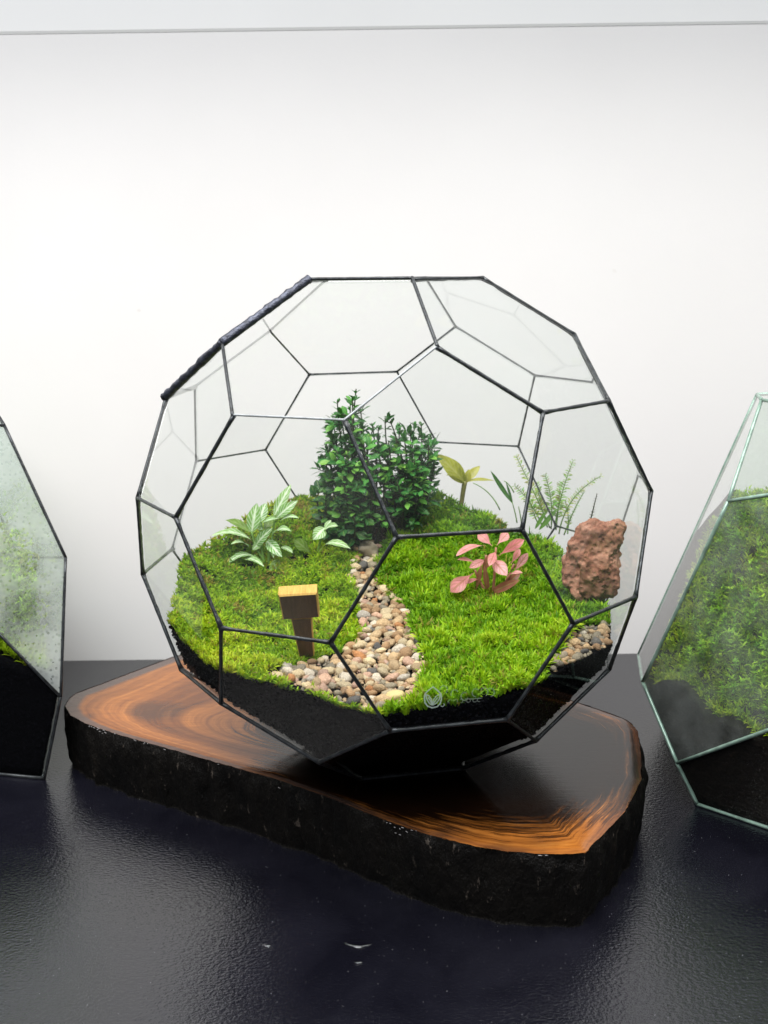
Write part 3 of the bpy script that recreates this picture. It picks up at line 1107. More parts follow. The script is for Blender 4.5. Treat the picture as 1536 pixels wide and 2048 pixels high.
def lay(cands, spacing, limit, size, zone, group, lift=0.45, names=('tan',) * 6 + ('cream',) * 5 + ('pinkish',) * 2 + ('olive grey',) * 2 + ('brown',) * 2 + ('rust', 'dark grey') + ('pale',) * 3):
    put, made = [], {}
    cnt = 0
    for (x, y) in cands:
        s = size * pr.uniform(0.72, 1.4)
        lay2 = 0
        bad = False
        for (qx, qy, qs) in put:
            d = math.hypot(x - qx, y - qy)
            if d < (s + qs) * spacing:
                bad = True
                break
        if bad:
            continue
        z = h1(x, y) + s * lift
        if not inside(BPL, [(x, y, z)], 0.0035 + s)[0]:
            continue
        put.append((x, y, s))
        o = bpy.data.objects.new('pebble', PM[pr.randrange(10)])
        COL.objects.link(o)
        o.location = (x, y, z)
        o.scale = (s, s, s)
        o.rotation_euler = (pr.uniform(-0.5, 0.5), pr.uniform(-0.5, 0.5), pr.uniform(0, 6.28))
        nm = names[pr.randrange(len(names))]
        o.material_slots[0].link = 'OBJECT'
        o.material_slots[0].material = PMAT[nm]
        tag(o, None, 'pebble', group)
        sz_ = 'small' if s < size * 0.9 else 'large' if s > size * 1.2 else 'middling'
        made.setdefault((sz_, nm, zone(x, y)), []).append((y, o))
        cnt += 1
        if cnt >= limit:
            break
    for (sz_, nm, zn), l in made.items():
        l.sort(key=lambda q: q[0])
        for i, (_, o) in enumerate(l):
            o['label'] = f'{sz_} {nm} pebble {zn}' + ('' if len(l) == 1 else ', ' + (WORDS[i] if i == 0 else WORDS[min(i, 15)] + ' from the front'))
    return put


def path_zone(x, y):
    if y > 0.03:
        return 'at the narrow head of the gravel path'
    if y > -0.02:
        return 'left in the mid path' if x < -0.006 else 'right in the mid path'
    if x < -0.03:
        return 'below the wooden tag' if y > -0.09 else 'by the soil below the tag'
    if y > -0.075:
        return 'in the wide path right of the tag' if x < 0.002 else 'in the wide path along the right lawn'
    return 'at the front middle of the path' if x < -0.005 else 'at the front right of the path'


def right_zone(x, y):
    return 'in the right gravel patch ' + ('by the lawn' if x < 0.095 else 'by the glass' if x > 0.112 else 'middle')


cand = scatter(9000, -0.09, 0.05, -0.135, 0.10, 9)
cand = cand[gravelly(cand) & (np.hypot(cand[:, 0] - 0.0045, cand[:, 1] + 0.1165) > 0.0065)]
lay([tuple(c) for c in cand], 0.70, 236, 0.00285, path_zone, 'pebbles of the gravel path')
cand = scatter(5000, 0.05, 0.14, -0.12, 0.0, 10)
cand = cand[inpoly(cand, RGT)]
lay([tuple(c) for c in cand], 0.78, 82, 0.0024, right_zone, 'pebbles of the right gravel patch', names=('olive grey',) * 4 + ('tan',) * 3 + ('brown',) * 2 + ('pale', 'dark grey'))


def grit(name, pts, size, mats, label, cat, seed):
    r = np.random.default_rng(seed)
    import bmesh
    bm = bmesh.new()
    bmesh.ops.create_icosphere(bm, subdivisions=1, radius=1)
    V0 = np.array([v.co[:] for v in bm.verts])
    F0 = [tuple(v.index for v in f.verts) for f in bm.faces]
    bm.free()
    mb = MB()
    for p in pts:
        s = size * r.uniform(0.6, 1.35)
        z = h1(p[0], p[1]) - s * 0.1
        if not inside(BPL, [(p[0], p[1], z)], 0.0035 + s)[0]:
            continue
        A = r.normal(size=(3, 3))
        q, _ = np.linalg.qr(A)
        v = (V0 * r.uniform(0.8, 1.2, (len(V0), 1)) * [1.15, 0.9, 0.65]) @ q.T * s + [p[0], p[1], z]
        mb.add(v, F0, None, None, int(r.integers(len(mats))))
    o = mb.build(name, mats)
    return tag(o, label, cat, kind='stuff')


cand = scatter(4200, -0.09, 0.05, -0.135, 0.10, 60)
cand = cand[gravelly(cand)]
grit('gravel', cand, 0.0019, [PMAT[k] for k in ('tan', 'tan', 'cream', 'olive grey', 'brown', 'pinkish')], 'fine gravel bedding between the pebbles of the path', 'gravel', 61)
cand = scatter(2600, 0.05, 0.14, -0.12, 0.0, 62)
cand = cand[inpoly(cand, RGT)]
grit('gravel', cand, 0.0016, [PMAT[k] for k in ('olive grey', 'tan', 'brown')], 'fine grey-tan gravel bedding of the right gravel patch', 'gravel', 63)
cand = scatter(5000, -0.06, 0.06, 0.05, 0.135, 64)
cand = cand[inpoly(cand, BARE)]
M['clod'] = simple('earth_clod', (0.035, 0.022, 0.012), 0.9, 0, 0.15, 0.6, 300)
M['clod_light'] = simple('dry_earth_clod', (0.10, 0.06, 0.03), 0.9, 0, 0.15, 0.5, 300)
grit('earth', cand, 0.0017, [M['clod'], M['clod'], M['clod'], M['clod_light']], 'dark brown crumbly bare earth at the foot of the shrubs', 'earth', 65)


def stone(name, c, rad, seed, mat, label, cat, rot=(0, 0, 0), amp=0.3, sub=3):
    me = pebble_mesh(seed, sub, amp)
    me.materials.clear()
    me.materials.append(mat)
    o = bpy.data.objects.new(name, me)
    COL.objects.link(o)
    o.location = c
    o.scale = rad
    o.rotation_euler = rot
    return tag(o, label, cat)


M['yellow_pebble'] = simple('cream_yellow_pebble', (0.60, 0.47, 0.21), 0.5, 0, 0.4, 0.2, 200, 0.3, 0.0008)
g = ground(790, 1402)
stone('pebble', (g[0], g[1] + 0.001, g[2] + 0.0018), (0.0050, 0.0050, 0.0052), 4, M['yellow_pebble'], 'largest cream yellow pebble at the front end of the gravel path', 'pebble')
g = ground(738, 1112)
stone('stone', (g[0], g[1], g[2] + 0.004), (0.0072, 0.0058, 0.0078), 7, M['stone'], 'pale angular stone at the head of the gravel path in front of the shrub', 'stone', (0.2, 0.3, 0.5), 0.5)
g = ground(1128, 1322)
stone('stone', (g[0], g[1], g[2] + 0.002), (0.0018, 0.0020, 0.0058), 9, M['stone'], 'narrow upright pale stone in the right gravel patch', 'stone', (0.1, 0.15, 0.3), 0.3)

# ---------------------------------------------------------------- red rock
def lava_rock():
    import bmesh
    bm = bmesh.new()
    bmesh.ops.create_cube(bm, size=2)
    bmesh.ops.subdivide_edges(bm, edges=bm.edges[:], cuts=44, use_grid_fill=True)
    for v in bm.verts:
        c = v.co
        # soften the block, give it the outline of the stone, then break it up
        l = (abs(c.x) ** 5 + abs(c.y) ** 5 + abs(c.z) ** 5) ** (1 / 5)
        q = c / l
        w = q.copy()
        zz = w.z * 0.0240
        xl = float(np.interp(zz, [-0.024, -0.016, -0.005, 0.010, 0.024], [-0.0095, -0.0165, -0.0178, -0.0140, -0.0078]))
        xr = float(np.interp(zz, [-0.024, -0.015, -0.004, 0.012, 0.024], [0.0125, 0.0165, 0.0142, 0.0160, 0.0148]))
        p = Vector(((xl + xr) / 2 + w.x * (xr - xl) / 2, w.y * 0.0120 * (1 - 0.2 * max(0, w.z)), zz))
        if w.z < -0.30 and w.y < 0 and w.x > -0.4:           # the broken foot at the lower front
            p.y += (-0.30 - w.z) * 0.010
        n_ = q.normalized()
        d = 0.0034 * noise.fractal(p * 70, 0.9, 2.0, 3) + 0.0018 * noise.noise(p * 230) + 0.0011 * noise.noise(p * 430)
        pit = noise.cell(p * 330)
        d -= 0.0012 * max(0, noise.noise(p * 300 + Vector((9, 1, 3))) - 0.18) * 3
        v.co = p + n_ * d
    me = bpy.data.meshes.new('lava_rock')
    bm.to_mesh(me)
    bm.free()
    me.polygons.foreach_set('use_smooth', np.ones(len(me.polygons), bool))
    me.materials.append(M['lava'])
    o = bpy.data.objects.new('lava_rock', me)
    COL.objects.link(o)
    return o


o = lava_rock()
c = at(1188, 1119, 0.012)
o.location = (c[0], 0.012, c[2])
o.rotation_euler = (math.radians(-8), math.radians(4), math.radians(-14))
tag(o, 'rough reddish brown lava rock standing at the right inside the football shaped terrarium', 'rock')

# ---------------------------------------------------------------- wooden tag
tg = ground(612, 1318)
tg = tg + np.array([0.0006, 0.0, 0.0032])
t_ = empty('wooden_tag', tg)
tag(t_, 'small blank wooden plant tag with square head, stuck in the left moss lawn', 'plant tag')
TH = 0.0080
hd = 0.0205


def bevel_slab(outline, th, bev, mb, lean, tw):
    """outline in (x, z); thick along y; the rim faces get the second material"""
    k = len(outline)
    cx = sum(p[0] for p in outline) / k
    cz = sum(p[1] for p in outline) / k

    def ring(y, ins):
        res = []
        for i, (x, z) in enumerate(outline):
            a, b, c_ = np.array(outline[i - 1]), np.array((x, z)), np.array(outline[(i + 1) % k])
            e0, e1 = unit(b - a), unit(c_ - b)
            nn = unit(np.array([e0[1] + e1[1], -e0[0] - e1[0]]))
            sgn = -1
            q = b + nn * sgn * ins
            p = Vector((q[0], y, q[1]))
            p.rotate(Matrix.Rotation(lean, 3, 'X'))
            p.rotate(Matrix.Rotation(tw, 3, 'Y'))
            res.append(np.array(p) + tg)
        return res
    r = [ring(-th / 2, bev), ring(-th / 2 + bev, 0), ring(th / 2 - bev, 0), ring(th / 2, bev)]
    v = [p for q in r for p in q]
    mb.add(v, [tuple(range(k))], mi=1)
    base = len(mb.v) - len(v)
    f = [tuple(reversed(range(3 * k, 4 * k)))]
    for j in range(3):
        for i in range(k):
            i2 = (i + 1) % k
            f.append((j * k + i, (j + 1) * k + i, (j + 1) * k + i2, j * k + i2))
    mb.f += [tuple(base + i for i in q) for q in f]
    mb.mi += [0] * len(f)


LEAN = math.radians(26)
TW = math.radians(-3)
mb = MB()
bevel_slab([(-0.0096, 0.0290), (0.0096, 0.0290), (0.0098, 0.0460), (-0.0100, 0.0460)], TH, 0.0009, mb, LEAN, TW)
mb.build('head', [M['tag_edge_lit'], M['tag_face_shaded']], t_, smooth=False)
mb = MB()
bevel_slab([(-0.0036, -0.010), (0.0036, -0.010), (0.0054, 0.0288), (-0.0054, 0.0288)], TH * 0.86, 0.0007, mb, LEAN, TW)
mb.build('stake', [M['tag_edge_lit'], M['tag_face_shaded']], t_, smooth=False)

# ---------------------------------------------------------------- plants with placed leaves
UPV = np.array([0, -0.35, 0.94])


WS = 0.8


def plant(name, base, label, cat='plant'):
    o = empty(name, base)
    return tag(o, label, cat)


def placed_leaf(root, b, t, w, mat, y, dy=0.0, arch=0.1, fold=0.25, nrm=None, peak=0.45, wave=0.3, pet=0.0, label=None):
    """leaf from photo point b to photo point t in the plane y, its tip dy nearer or farther"""
    B = at(b[0], b[1], y)
    T = at(t[0], t[1], y + dy)
    mb = MB()
    leaf(mb, B, T, w * 0.00031 * WS, UPV if nrm is None else nrm, arch, fold, 11, wave, peak, None, pet)
    o = mb.build('leaf', mat, root)
    if label:
        o['label'] = label
    return o


def placed_stem(root, pts, r0, r1, mat, y, dy=None):
    P3 = [at(p[0], p[1], y + (dy[i] if dy else 0)) for i, p in enumerate(pts)]
    if len(P3) == 3:
        P3 = bez(P3[0], P3[1], P3[2], 9)
    mb = MB()
    tube(mb, P3, r0, r1, 6)
    return mb.build('stem', mat, root)


FRONT = np.array([0, -0.9, 0.45])
# veined plant
yv = 0.062
g = ground(520, 1128)
yv = g[1]
v_ = plant('veined_plant', g, 'bushy plant with white-veined pale green leaves on the left moss bank')
for pts in ([(535, 1132), (508, 1095), (503, 1062)], [(535, 1132), (545, 1080), (550, 1030)], [(530, 1132), (520, 1090), (519, 1045)], [(535, 1132), (520, 1120), (508, 1110)], [(538, 1132), (536, 1110), (538, 1078)]):
    placed_stem(v_, pts, 0.0009, 0.0006, M['stem_green'], yv)
for b, t, w, dy, arch, nr_ in (
        ((502, 1080), (424, 1071), 30, -0.008, 0.16, None), ((497, 1094), (462, 1088), 22, -0.012, 0.15, None),
        ((503, 1066), (514, 1006), 36, 0.004, 0.05, FRONT), ((517, 1046), (532, 1006), 30, 0.008, 0.05, FRONT),
        ((548, 1032), (582, 969), 28, 0.006, 0.04, FRONT), ((553, 1036), (596, 1001), 26, 0.0, 0.10, FRONT),
        ((560, 1043), (598, 1036), 20, -0.006, 0.15, None), ((520, 1052), (558, 1038), 22, -0.006, 0.12, None),
        ((512, 1090), (545, 1056), 26, -0.008, 0.08, FRONT), ((545, 1070), (583, 1063), 28, -0.010, 0.18, None),
        ((534, 1082), (564, 1114), 30, -0.012, 0.10, FRONT), ((562, 1094), (586, 1106), 18, -0.006, 0.10, None),
        ((510, 1113), (450, 1132), 24, -0.012, 0.20, None), ((484, 1121), (528, 1133), 22, -0.016, 0.14, None),
        ((540, 1092), (548, 1116), 12, -0.010, 0.10, FRONT), ((526, 1060), (500, 1034), 24, 0.006, 0.10, FRONT),
        ((505, 1100), (530, 1078), 20, 0.0, 0.1, FRONT)):
    placed_leaf(v_, b, t, w, M['veined'], yv, dy, arch, 0.3, nr_)
for b, t, w, dy, nr_ in (((500, 1064), (450, 1040), 28, 0.006, None), ((562, 1120), (537, 1144), 24, -0.008, FRONT), ((530, 1062), (548, 1030), 26, 0.012, FRONT)):
    placed_leaf(v_, b, t, w, M['plain_pale'], yv, dy, 0.1, 0.3, nr_, label='plain yellow-green leaf')
g = ground(632, 1116)
v2_ = plant('veined_plant', g, 'small seedling with four arching pale veined leaves, right of the bushy veined plant')
ys = g[1]
placed_stem(v2_, [(631, 1117), (640, 1085), (648, 1060)], 0.0010, 0.0007, M['stem_green'], ys)
placed_leaf(v2_, (650, 1056), (626, 1080), 34, M['veined'], ys, -0.006, 0.1, 0.3, FRONT)
placed_leaf(v2_, (649, 1060), (676, 1052), 31, M['veined'], ys, -0.004, 0.12, 0.3, None)
placed_leaf(v2_, (650, 1058), (662, 1040), 16, M['veined'], ys, 0.004, 0.05, 0.3, FRONT)
placed_leaf(v2_, (634, 1114), (702, 1098), 28, M['veined'], ys, -0.010, 0.30, 0.3, None, 0.62, 0.3, 0.3)
placed_leaf(v2_, (630, 1114), (588, 1078), 30, M['plain_pale'], ys, -0.004, 0.06, 0.3, FRONT, 0.62, 0.2, 0.25, 'plain yellow-green leaf')

# pink plant
g = ground(985, 1196)
yp = g[1]
p_ = plant('pink_plant', g, 'pink-leaved plant with bronze stems in the middle of the right moss lawn')
for pts in ([(985, 1198), (968, 1160), (972, 1110)], [(985, 1198), (990, 1140), (992, 1095)], [(990, 1198), (1015, 1165), (1028, 1128)], [(982, 1198), (960, 1170), (950, 1140)]):
    placed_stem(p_, pts, 0.0011, 0.0007, M['stem_pink'], yp)
for b, t, w, dy, arch, nr_, pk in (
        ((947, 1146), (901, 1184), 40, -0.010, 0.14, FRONT, 0.68), ((972, 1092), (912, 1112), 26, -0.008, 0.14, None, 0.6),
        ((958, 1134), (914, 1120), 20, -0.008, 0.14, None, 0.6), ((984, 1092), (956, 1066), 28, 0.006, 0.06, FRONT, 0.6),
        ((994, 1090), (1016, 1066), 26, 0.008, 0.06, FRONT, 0.6), ((996, 1112), (1049, 1079), 28, -0.004, 0.10, FRONT, 0.64),
        ((980, 1116), (1014, 1152), 36, -0.014, 0.12, FRONT, 0.6), ((972, 1120), (938, 1136), 22, -0.012, 0.12, FRONT, 0.6), ((990, 1104), (978, 1132), 24, -0.016, 0.12, FRONT, 0.6), ((1022, 1128), (1040, 1098), 18, 0.004, 0.06, FRONT, 0.6), ((1010, 1160), (1046, 1146), 20, -0.010, 0.14, None, 0.6), ((962, 1160), (930, 1168), 18, -0.004, 0.14, None, 0.6), ((1027, 1145), (1056, 1106), 22, -0.002, 0.06, FRONT, 0.64)):
    placed_leaf(p_, b, t, w * 0.92, M['pink'], yp, dy, arch, 0.2, nr_, pk, 0.3, 0.12)
for b, t, w, dy, nr_ in (((978, 1188), (1040, 1160), 22, -0.012, FRONT), ((966, 1140), (985, 1106), 20, -0.004, FRONT), ((952, 1180), (963, 1130), 12, 0.0, FRONT),
                         ((1005, 1180), (1042, 1142), 20, 0.004, FRONT), ((975, 1185), (968, 1130), 14, -0.006, FRONT)):
    placed_leaf(p_, b, t, w, M['bronze'], yp, dy, 0.08, 0.3, nr_, 0.55, 0.3, 0, 'bronze brown leaf')
placed_leaf(p_, (992, 1212), (956, 1206), 22, M['bronze'], yp - 0.006, -0.006, 0.12, 0.3, None, 0.5, 0.3, 0, 'withered reddish leaf')

# yellow plant at the back
g = ground(922, 1018)
yy = g[1]
y_ = plant('yellow_plant', g, 'seedling with broad yellow-green leaves at the back, right of the shrub')
placed_stem(y_, [(920, 1034), (924, 992), (930, 962)], 0.0016, 0.0019, M['stem_brown'], yy)
for b, t, w, dy, arch, nr_ in (((930, 966), (872, 908), 46, -0.006, 0.10, FRONT), ((930, 962), (960, 932), 24, 0.004, 0.06, FRONT), ((930, 964), (990, 962), 17, -0.004, 0.06, None),
                               ((928, 968), (916, 934), 24, -0.004, 0.05, FRONT), ((932, 966), (938, 938), 20, 0.0, 0.05, FRONT), ((928, 966), (893, 950), 22, -0.010, 0.06, None)):
    placed_leaf(y_, b, t, w, M['yellow'], yy, dy, arch, 0.35, nr_)
# grass blades
g = ground(1030, 1042)
b_ = plant('grass_blades', g, 'dark green grass blades arching left of the feathery plant', 'grass')
yb = g[1]
placed_leaf(b_, (1026, 1008), (981, 941), 13, M['blade'], yb, 0.0, -0.04, 0.4, FRONT, 0.5, 0.0)
placed_leaf(b_, (1026, 1010), (1012, 964), 7, M['blade'], yb, 0.003, 0.03, 0.4, FRONT, 0.5, 0.0)
for pts in ([(1034, 1046), (1031, 1025), (1024, 1004)], [(1000, 1020), (982, 980), (946, 966)], [(1043, 1046), (1041, 1030), (1037, 1013)], [(1028, 985), (1018, 966), (1008, 962)]):
    placed_stem(b_, pts, 0.00045, 0.0003, M['stem_green'], yb)


# feathery plant: stems with small paired leaflets
def feathery(root, pts, y, pairs, ll, tint, mat_stem, dy=0.0, start=0.25):
    P3 = bez(at(*pts[0], y), at(*pts[1], y + dy * 0.5), at(*pts[2], y + dy), 24)
    mb = MB()
    tube(mb, P3, 0.00055, 0.00025, 5)
    st = mb.build('stem', mat_stem, root)
    mb = MB()
    r = random.Random(int(pts[2][0] * 7 + pts[2][1]))
    for i in range(pairs):
        t = start + (1 - start) * (i / (pairs - 1))
        k = min(int(t * 23), 22)
        p = P3[k] + (P3[k + 1] - P3[k]) * (t * 23 - k)
        ax = unit(P3[k + 1] - P3[k])
        for s_ in (-1, 1):
            sd = unit(np.cross(ax, np.array([0.25 * r.uniform(-1, 1), -1, 0.3 * r.uniform(-1, 1)]))) * s_
            l_ = ll * (1 - 0.55 * t) * r.uniform(0.6, 1.25)
            d = unit(sd * 0.9 + ax * r.uniform(0.1, 0.8) + np.array([0, r.uniform(-0.7, 0.7), 0]))
            tn = tuple(c_ * r.uniform(0.7, 1.2) for c_ in tint)
            leaf(mb, p, p + d * l_, l_ * 0.26, unit((r.uniform(-.5, .5), -0.8, 0.6)), 0.12, 0.2, 4, 0, 0.5, tn)
    lf = mb.build('leaflets', M['feather'], st)
    lf['kind'] = 'stuff'


g = ground(1105, 1062)
f_ = plant('feathery_plant', g, 'light green feathery plant with fine upright sprigs behind the red rock')
yf = g[1]
TG = (0.34, 0.50, 0.14)
TYG = (0.46, 0.55, 0.16)
for pts, pairs, ll, tn, dy in (
        (((1108, 1060), (1122, 980), (1146, 922)), 22, 0.0062, TG, 0.004), (((1118, 1068), (1130, 990), (1202, 952)), 26, 0.0050, TYG, -0.004),
        (((1100, 1056), (1072, 990), (1032, 912)), 28, 0.0062, TYG, 0.008), (((1085, 1052), (1062, 1000), (1030, 972)), 16, 0.0060, TG, 0.0),
        (((1102, 1058), (1108, 1000), (1090, 950)), 20, 0.0070, TG, -0.004), (((1095, 1055), (1080, 1010), (1074, 965)), 18, 0.0058, TG, 0.008),
        (((1112, 1060), (1118, 1010), (1120, 968)), 16, 0.0056, TG, 0.010), (((1128, 1070), (1146, 1020), (1168, 984)), 14, 0.0030, TG, -0.002),
        (((1078, 1050), (1062, 1020), (1056, 985)), 14, 0.0058, TYG, 0.002), (((1135, 1068), (1140, 1030), (1130, 1000)), 10, 0.0045, TG, 0.004)):
    feathery(f_, pts, yf, pairs, ll, tn, M['stem_green'], dy)
for b, t, w in (((1078, 1060), (1116, 1016), 14), ((1070, 1058), (1092, 1022), 11), ((1050, 1050), (1052, 1004), 6)):
    placed_leaf(f_, b, t, w, M['palmblade'], yf - 0.006, 0.0, 0.04, 0.3, FRONT, 0.45, 0.0)
g = ground(1184, 1060)
d_ = plant('dry_twig', (at(1186, 1045, 0.05)[0], 0.05, h1(at(1186, 1045, 0.05)[0], 0.05)), 'thin dark twig with tiny buds sticking up behind the red rock', 'twig')
feathery(d_, ((1176, 1062), (1186, 1020), (1194, 988)), 0.05, 10, 0.0022, (0.10, 0.08, 0.05), M['stem_dark'], 0, 0.3)


# ---------------------------------------------------------------- shrubs
def leaf_proto(name, mat, L_, w, seed):
    random.seed(seed)
    mb = MB()
    leaf(mb, (0, 0, 0), (0, L_, 0), w, (0, 0, 1), 0.06, 0.22, 5, 0.3, 0.52, None, 0.12)
    return mb.mesh(name, mat)


def shrub(name, label, stems, mat, yb, base_px, L_, w, start, node, seed, mature=(0.7, 1.25), spread=0.012):
    g = at(*base_px, yb)
    root = empty(name, (g[0], g[1], h1(g[0], g[1]) - 0.001))
    tag(root, label, 'plant')
    prot = [leaf_proto('leaf', mat, 1.0, w / L_, s) for s in range(4)]
    r = random.Random(seed)
    leaves = []
    twigs = MB()
    for (bx, by, tx, ty, dy, bend) in stems:
        B = at(bx, by, yb)
        B[2] = h1(B[0], B[1]) - 0.002
        T = at(tx, ty, yb + dy)
        mid = (B + T) / 2 + np.array([bend * 0.001, dy * 0.3, 0.002])
        P3 = bez(B, mid, T, 14)
        mb = MB()
        tube(mb, P3, 0.0010, 0.0004, 5)
        mb.build('stem', M['stem_dark'], root)
        ln = sum(np.linalg.norm(P3[i + 1] - P3[i]) for i in range(13))
        k = 0
        s_ = ln * start
        while s_ < ln:
            t = s_ / ln
            i = min(int(t * 13), 12)
            p = P3[i] + (P3[i + 1] - P3[i]) * (t * 13 - i)
            ax = unit(P3[i + 1] - P3[i])
            a = unit(np.cross(ax, (0.3, 1, 0.1)))
            b = np.cross(ax, a)
            nw = 2 if t < 0.93 else 3
            for q in range(nw):
                an = k * 1.45 + q * 2 * math.pi / nw + r.uniform(-0.4, 0.4)
                up_ = 0.05 + 1.3 * max(0, t - 0.8) * 3 + r.uniform(-0.35, 0.45)
                d = unit(a * math.cos(an) + b * math.sin(an) + ax * up_)
                sz = L_ * r.uniform(*mature) * (1 - 0.45 * max(0, t - 0.85) / 0.15)
                leaves.append((p, d, sz))
            if 0.25 < t < 0.95 and r.random() < 0.36:
                an = r.uniform(0, 6.28)
                tw = unit(a * math.cos(an) + b * math.sin(an) + ax * r.uniform(0.1, 0.7))
                tl = r.uniform(0.004, 0.009)
                q_ = p + tw * tl
                mb = MB()
                tube(mb, [p, q_], 0.0004, 0.0003, 4)
                twigs.add([v for v in mb.v], mb.f)
                ta = unit(np.cross(tw, (0.2, 0.3, 1)))
                tb = np.cross(tw, ta)
                for f_ in (0.45, 0.75, 1.0):
                    for q in range(2):
                        a2 = r.uniform(0, 6.28)
                        d = unit((ta * math.cos(a2) + tb * math.sin(a2)) * (1.2 - f_ * 0.6) + tw * 0.8 + np.array([0, 0, 0.25]))
                        leaves.append((p + tw * tl * f_, d, L_ * r.uniform(*mature) * 0.9))
            k += 1
            s_ += node * r.uniform(0.75, 1.25)
    twigs.build('twigs', M['stem_dark'], root)['kind'] = 'stuff'
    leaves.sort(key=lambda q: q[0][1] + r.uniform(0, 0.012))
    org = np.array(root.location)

    def mat4(p, d, sz):
        n_ = unit(np.array([0.45 * r.uniform(-1, 1), -0.35 + 0.6 * r.uniform(-1, 1), 1.0]))
        n_ = unit(n_ - d * (n_ @ d))
        x_ = np.cross(d, n_)
        m4 = Matrix.Identity(4)
        for i in range(3):
            m4[i][0], m4[i][1], m4[i][2] = x_[i] * sz, d[i] * sz, n_[i] * sz
            m4[i][3] = p[i] - org[i]
        return m4
    for p, d, sz in leaves[:290]:
        o = bpy.data.objects.new('leaf', prot[r.randrange(4)])
        COL.objects.link(o)
        o.parent = root
        o.matrix_basis = mat4(p, d, sz)
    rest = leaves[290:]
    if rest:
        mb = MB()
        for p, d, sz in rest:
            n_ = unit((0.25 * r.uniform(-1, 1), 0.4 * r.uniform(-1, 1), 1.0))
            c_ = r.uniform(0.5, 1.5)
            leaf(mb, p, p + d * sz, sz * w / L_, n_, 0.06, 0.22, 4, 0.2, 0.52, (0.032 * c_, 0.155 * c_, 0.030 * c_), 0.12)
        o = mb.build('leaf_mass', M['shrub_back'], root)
        o['kind'] = 'stuff'
    return root


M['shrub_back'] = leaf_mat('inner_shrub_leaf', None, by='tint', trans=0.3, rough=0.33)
rs = random.Random(4)


def jit(l, k=7):
    return [(bx + rs.uniform(-k, k), by, 755 + (tx - 755) * 0.90 + rs.uniform(-5, 5), ty + rs.uniform(0, 14), dy + rs.uniform(-0.004, 0.004), rs.uniform(-11, 11)) for bx, by, tx, ty, dy in l]


shrub('tall_shrub', 'tall dark green small-leaved shrub reaching highest, at the back behind the glass seam',
      jit([(735, 1045, 712, 772, 0.0), (730, 1045, 690, 792, 0.008), (728, 1045, 668, 800, -0.006), (725, 1045, 652, 822, 0.0), (722, 1045, 642, 852, -0.010), (720, 1045, 646, 888, 0.006),
           (740, 1045, 722, 806, 0.012), (742, 1045, 738, 838, -0.008), (735, 1045, 700, 830, -0.014), (725, 1045, 660, 900, -0.014), (738, 1045, 716, 866, -0.018), (730, 1045, 690, 900, -0.018),
           (724, 1045, 655, 925, -0.006), (742, 1045, 735, 880, 0.0), (745, 1045, 748, 850, 0.004), (745, 1045, 752, 890, -0.012), (745, 1045, 750, 930, -0.018), (712, 1045, 640, 875, 0.002), (730, 1045, 678, 815, 0.014), (736, 1045, 704, 795, -0.012), (728, 1045, 664, 850, 0.012), (740, 1045, 726, 850, 0.004), (722, 1045, 638, 905, -0.004), (738, 1045, 712, 920, -0.022), (730, 1045, 680, 950, -0.022)]), M['shrub'], 0.098, (735, 1045), 0.0084, 0.0039, 0.26, 0.0046, 31)
shrub('round_shrub', 'rounded dense dark green small-leaved shrub, right half of the bush at the back',
      jit([(800, 1035, 768, 828, 0.0), (800, 1035, 760, 852, -0.010), (805, 1035, 800, 838, 0.006), (808, 1035, 828, 848, -0.006), (812, 1035, 855, 836, 0.002), (815, 1035, 872, 858, 0.006),
           (818, 1035, 880, 890, -0.004), (818, 1035, 880, 925, 0.0), (805, 1035, 790, 870, -0.016), (810, 1035, 835, 880, -0.018), (815, 1035, 862, 895, -0.014), (800, 1035, 772, 900, -0.016),
           (815, 1035, 872, 950, -0.010), (812, 1035, 850, 930, -0.018), (806, 1035, 812, 920, -0.020), (815, 1035, 868, 980, -0.006), (800, 1035, 780, 940, -0.016), (806, 1035, 785, 838, -0.004), (812, 1035, 842, 838, 0.012), (816, 1035, 864, 870, -0.010), (808, 1035, 815, 858, -0.014), (804, 1035, 775, 880, -0.012), (818, 1035, 884, 908, 0.006), (812, 1035, 838, 910, -0.024), (806, 1035, 800, 950, -0.024), (816, 1035, 858, 960, -0.02)]),
      M['shrub'], 0.106, (808, 1035), 0.0082, 0.0038, 0.28, 0.0046, 32)
shrub('creeping_plant', 'low round-leaved blue-green plant spreading at the left foot of the tall shrub',
      jit([(690, 1062, 668, 930, 0.0), (690, 1062, 645, 950, -0.004), (685, 1062, 640, 985, -0.006), (692, 1062, 690, 958, -0.008), (695, 1062, 708, 985, -0.010), (682, 1062, 622, 976, 0.0),
           (680, 1062, 630, 1012, -0.008), (690, 1062, 672, 1005, -0.014), (695, 1062, 700, 1020, -0.014), (682, 1062, 650, 1030, -0.014), (690, 1062, 725, 1010, -0.012)]),
      M['creeper'], 0.092, (690, 1062), 0.0082, 0.0058, 0.22, 0.0042, 33)

